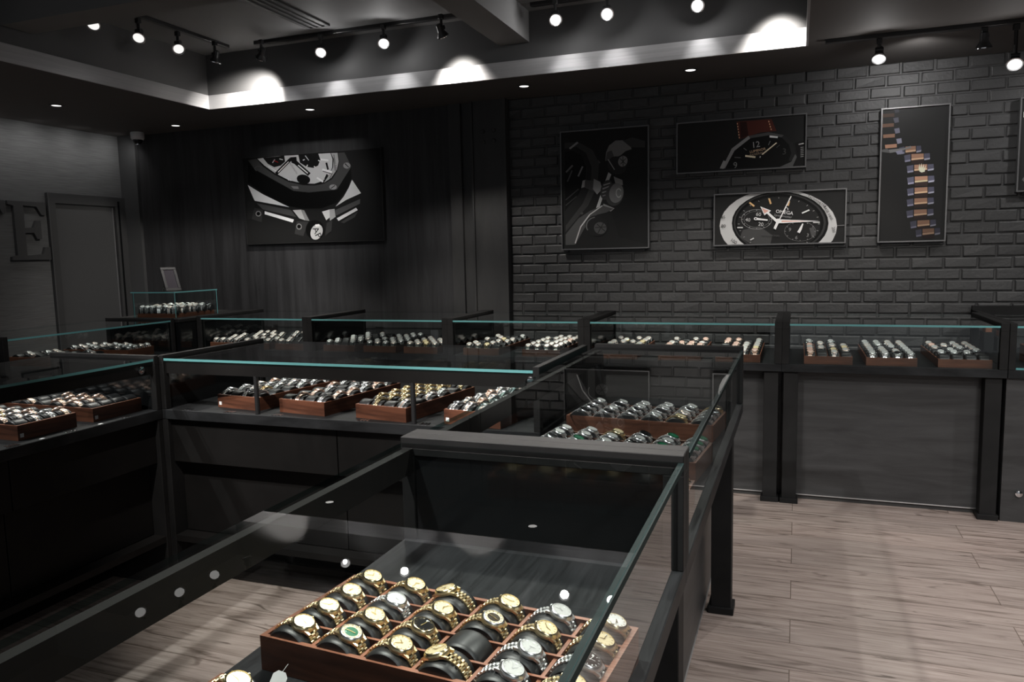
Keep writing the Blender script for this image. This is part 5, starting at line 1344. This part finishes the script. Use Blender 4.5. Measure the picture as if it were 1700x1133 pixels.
# right-hand cut-off case: two stacked wooden boxes and small stands
for x, y, z, w, h, lb in ((1.125, 4.52, ZD, .30, .045, 'lower brown wooden box at right edge of photo'), (1.125, 4.52, ZD + .045, .30, .045, 'upper brown wooden box stacked at right edge of photo')):
    mb = MB(); mb.cbox(0, w, 0, .25, 0, h - .012, .002); o = thing('wooden_box', lb, 'box', (x, y, z)); mb.build('body', M_['walnut'], o); mb = MB(); mb.cbox(-.001, w + .001, -.001, .251, h - .011, h - .0005, .003); mb.build('lid', M_['walnut'], o)
for x0, x1, z0, z1, lb in ((1.035, 1.068, .885, .94, 'left small brown watch box seen through the end of the case'), (1.105, 1.155, .86, .93, 'right small brown watch box with a pillow on it')):
    o = thing('watch_box', lb, 'box', ((x0 + x1) / 2, 5.17, ZD)); w = (x1 - x0) / 2
    mb = MB(); mb.cbox(-w - .01, w + .01, -.05, .05, 0, z0 - ZD, .002); mb.build('riser', M_['lining'], o)
    mb = MB(); mb.cbox(-w, w, -.04, .04, z0 - ZD + .0005, z1 - ZD, .002); mb.build('body', M_['walnut_top'], o)
    mb = MB(); mb.cbox(-w + .004, w - .004, -.036, .036, z1 - ZD + .0005, z1 - ZD + .008, .002); mb.build('cushion', M_['leather'], o)
# ---------------------------------------------------------------- vitrine on the corner
VX0, VX1, VY0, VY1, VZ0, VZ1 = -4.50, -4.115, 4.275, 4.70, 1.0, 1.185
v = thing('glass_vitrine', 'small glass vitrine box full of watches on black corner cabinet', 'vitrine', ((VX0 + VX1) / 2, (VY0 + VY1) / 2, VZ0))
hx, hy, hz = (VX1 - VX0) / 2, (VY1 - VY0) / 2, VZ1 - VZ0
mb = MB(); mb.box(-hx - .012, hx + .004, -hy - .004, hy + .004, hz - .008, hz, 0, None, 1); mb.build('glass_lid', [M_['glass'], M_['edge']], v)
for nm, a in (('front_pane', (-hx, hx, -hy, -hy + .006)), ('back_pane', (-hx, hx, hy - .006, hy))):
    mb = MB(); x0, x1, y0, y1 = a; q = [(x0, y0, 0), (x1, y0, 0), (x1, y1, 0), (x0, y1, 0)]; vs = q + [(p[0], p[1], hz - .008) for p in q]
    mb.add(vs, [(0, 1, 5, 4), (2, 3, 7, 6)], 0); mb.add(vs, [(1, 2, 6, 5), (3, 0, 4, 7)], 1); mb.build(nm, [M_['glass'], M_['edge']], v)
for nm, a in (('side_pane', (hx - .006, hx, -hy + .006, hy - .006)), ('side_pane', (-hx, -hx + .006, -hy + .006, hy - .006))):
    mb = MB(); x0, x1, y0, y1 = a; q = [(x0, y0, 0), (x1, y0, 0), (x1, y1, 0), (x0, y1, 0)]; vs = q + [(p[0], p[1], hz - .008) for p in q]
    mb.add(vs, [(1, 2, 6, 5), (3, 0, 4, 7)], 0); mb.add(vs, [(0, 1, 5, 4), (2, 3, 7, 6)], 1); mb.build(nm, [M_['glass'], M_['edge']], v)
t = thing('watch_tray', 'low walnut tray inside the small glass vitrine', 'tray', ((VX0 + VX1) / 2, (VY0 + VY1) / 2, VZ0 + .0005), 0, 'walnut watch trays')
mb = MB(); mb.box(-hx + .02, hx - .015, -hy + .015, hy - .02, 0, .030, 0, 1); mb.build('body', [M_['walnut'], M_['lining']], t)
rv = random.Random(9)
for i in range(7):
    for j in range(6):
        if rv.random() < .06: continue
        p = Vector((VX0 + .05 + i * .049, VY0 + .05 + j * .066, VZ0 + .012)); stuff_w.append((rv.choice('sssttb'), p, R(-70 + rv.uniform(-14, 14)))); stuff_p.append((p.copy(), R(-70)))
def merge(items, meshes, name, label, cat):
    V = []; F = []; MI = []; mats = []; idx = {}
    for me, p, a in items:
        M = Matrix.Rotation(a, 4, 'Z'); M.translation = p; o = len(V)
        V += [tuple(M @ q.co) for q in me.vertices]; F += [[i + o for i in f.vertices] for f in me.polygons]
        for f in me.polygons:
            mt = me.materials[f.material_index]
            if mt.name not in idx: idx[mt.name] = len(mats); mats.append(mt)
            MI.append(idx[mt.name])
    me = bpy.data.meshes.new(name); me.from_pydata(V, [], F)
    for q in mats: me.materials.append(q)
    me.polygons.foreach_set('material_index', MI); me.polygons.foreach_set('use_smooth', [True] * len(F)); me.set_sharp_from_angle(angle=R(38)); me.update()
    o = obj(name, me); tag(o, label, cat, None, 'stuff')
tmp = {}
for ch, p, a in stuff_w:
    if ch not in tmp:
        o = put_watch(ch, (0, 0, 0), 0, 'lo', 'x', 'x', .50); tmp[ch] = o.data; bpy.data.objects.remove(o)
merge([(tmp[ch], p, a) for ch, p, a in stuff_w], None, 'distant_watches', 'many small watches in the vitrine and the far left cases', 'watches')
merge([(PILLOW, p, a) for p, a in stuff_p], None, 'distant_watch_pillows', 'many small black watch pillows in the distant back trays', 'watch pillows')
# easel picture frame on the vitrine
t = thing('easel_frame', 'small dark easel picture frame standing on the glass vitrine', 'picture frame', (-4.275, 4.44, VZ1 + .001), R(70))
W_, H_ = .115, .185; Mt = Matrix.Rotation(R(-24), 4, 'X')
def tilt(mb): mb.xform(Mt); return mb
mb = MB()
for a in ((-W_ / 2, W_ / 2, 0, .02), (-W_ / 2, W_ / 2, H_ - .02, H_), (-W_ / 2, -W_ / 2 + .02, .02, H_ - .02), (W_ / 2 - .02, W_ / 2, .02, H_ - .02)): mb.cbox(a[0], a[1], -.006, .006, a[2], a[3], .0015)
tilt(mb).build('frame', mat('dark_grey_frame', (.018, .0175, .019), .4), t)
mb = MB(); mb.box(-W_ / 2 + .02, W_ / 2 - .02, -.001, .004, .02, H_ - .02); tilt(mb).build('card', mat('grey_violet_card', (.045, .041, .048), .12), t)
mb = MB(); mb.prism([(.060, H_ * .58), (.068, H_ * .60), (.140, -.012), (.130, -.012)], 'x', -.02, .02); mb.v = [(x, y, max(z, 0)) for x, y, z in mb.v]; mb.build('stand', M_['black_plastic'], t)
# loose price tags on strings
def price_tag(loc, rot, w, h, label):
    o = thing('price_tag', label, 'price tag', loc, 0, 'white price tags'); o.rotation_euler = rot
    mb = MB(); mb.prism([(-w / 2, 0), (w / 2, 0), (w / 2, h * .8), (w * .25, h), (-w * .25, h), (-w / 2, h * .8)], 'y', -.0003, .0003); mb.build('card', M_['white'], o)
    mb = MB(); mb.tube((0, 0, h * .9), (.004, 0, h + .012), .0004, 6); mb.build('string', M_['white'], o)
price_tag((-.655, .985, ZD + .048), (R(-25), R(35), R(-20)), .010, .026, 'white price tag hanging between watches at left of foreground tray')
price_tag((-.262, .985, ZD + .050), (R(20), R(-25), R(40)), .010, .022, 'white price tag at right inside the foreground tray')
price_tag((-.700, .862, ZD + .001), (R(-30), R(20), R(15)), .022, .030, 'crumpled white price tag below left corner of foreground tray')
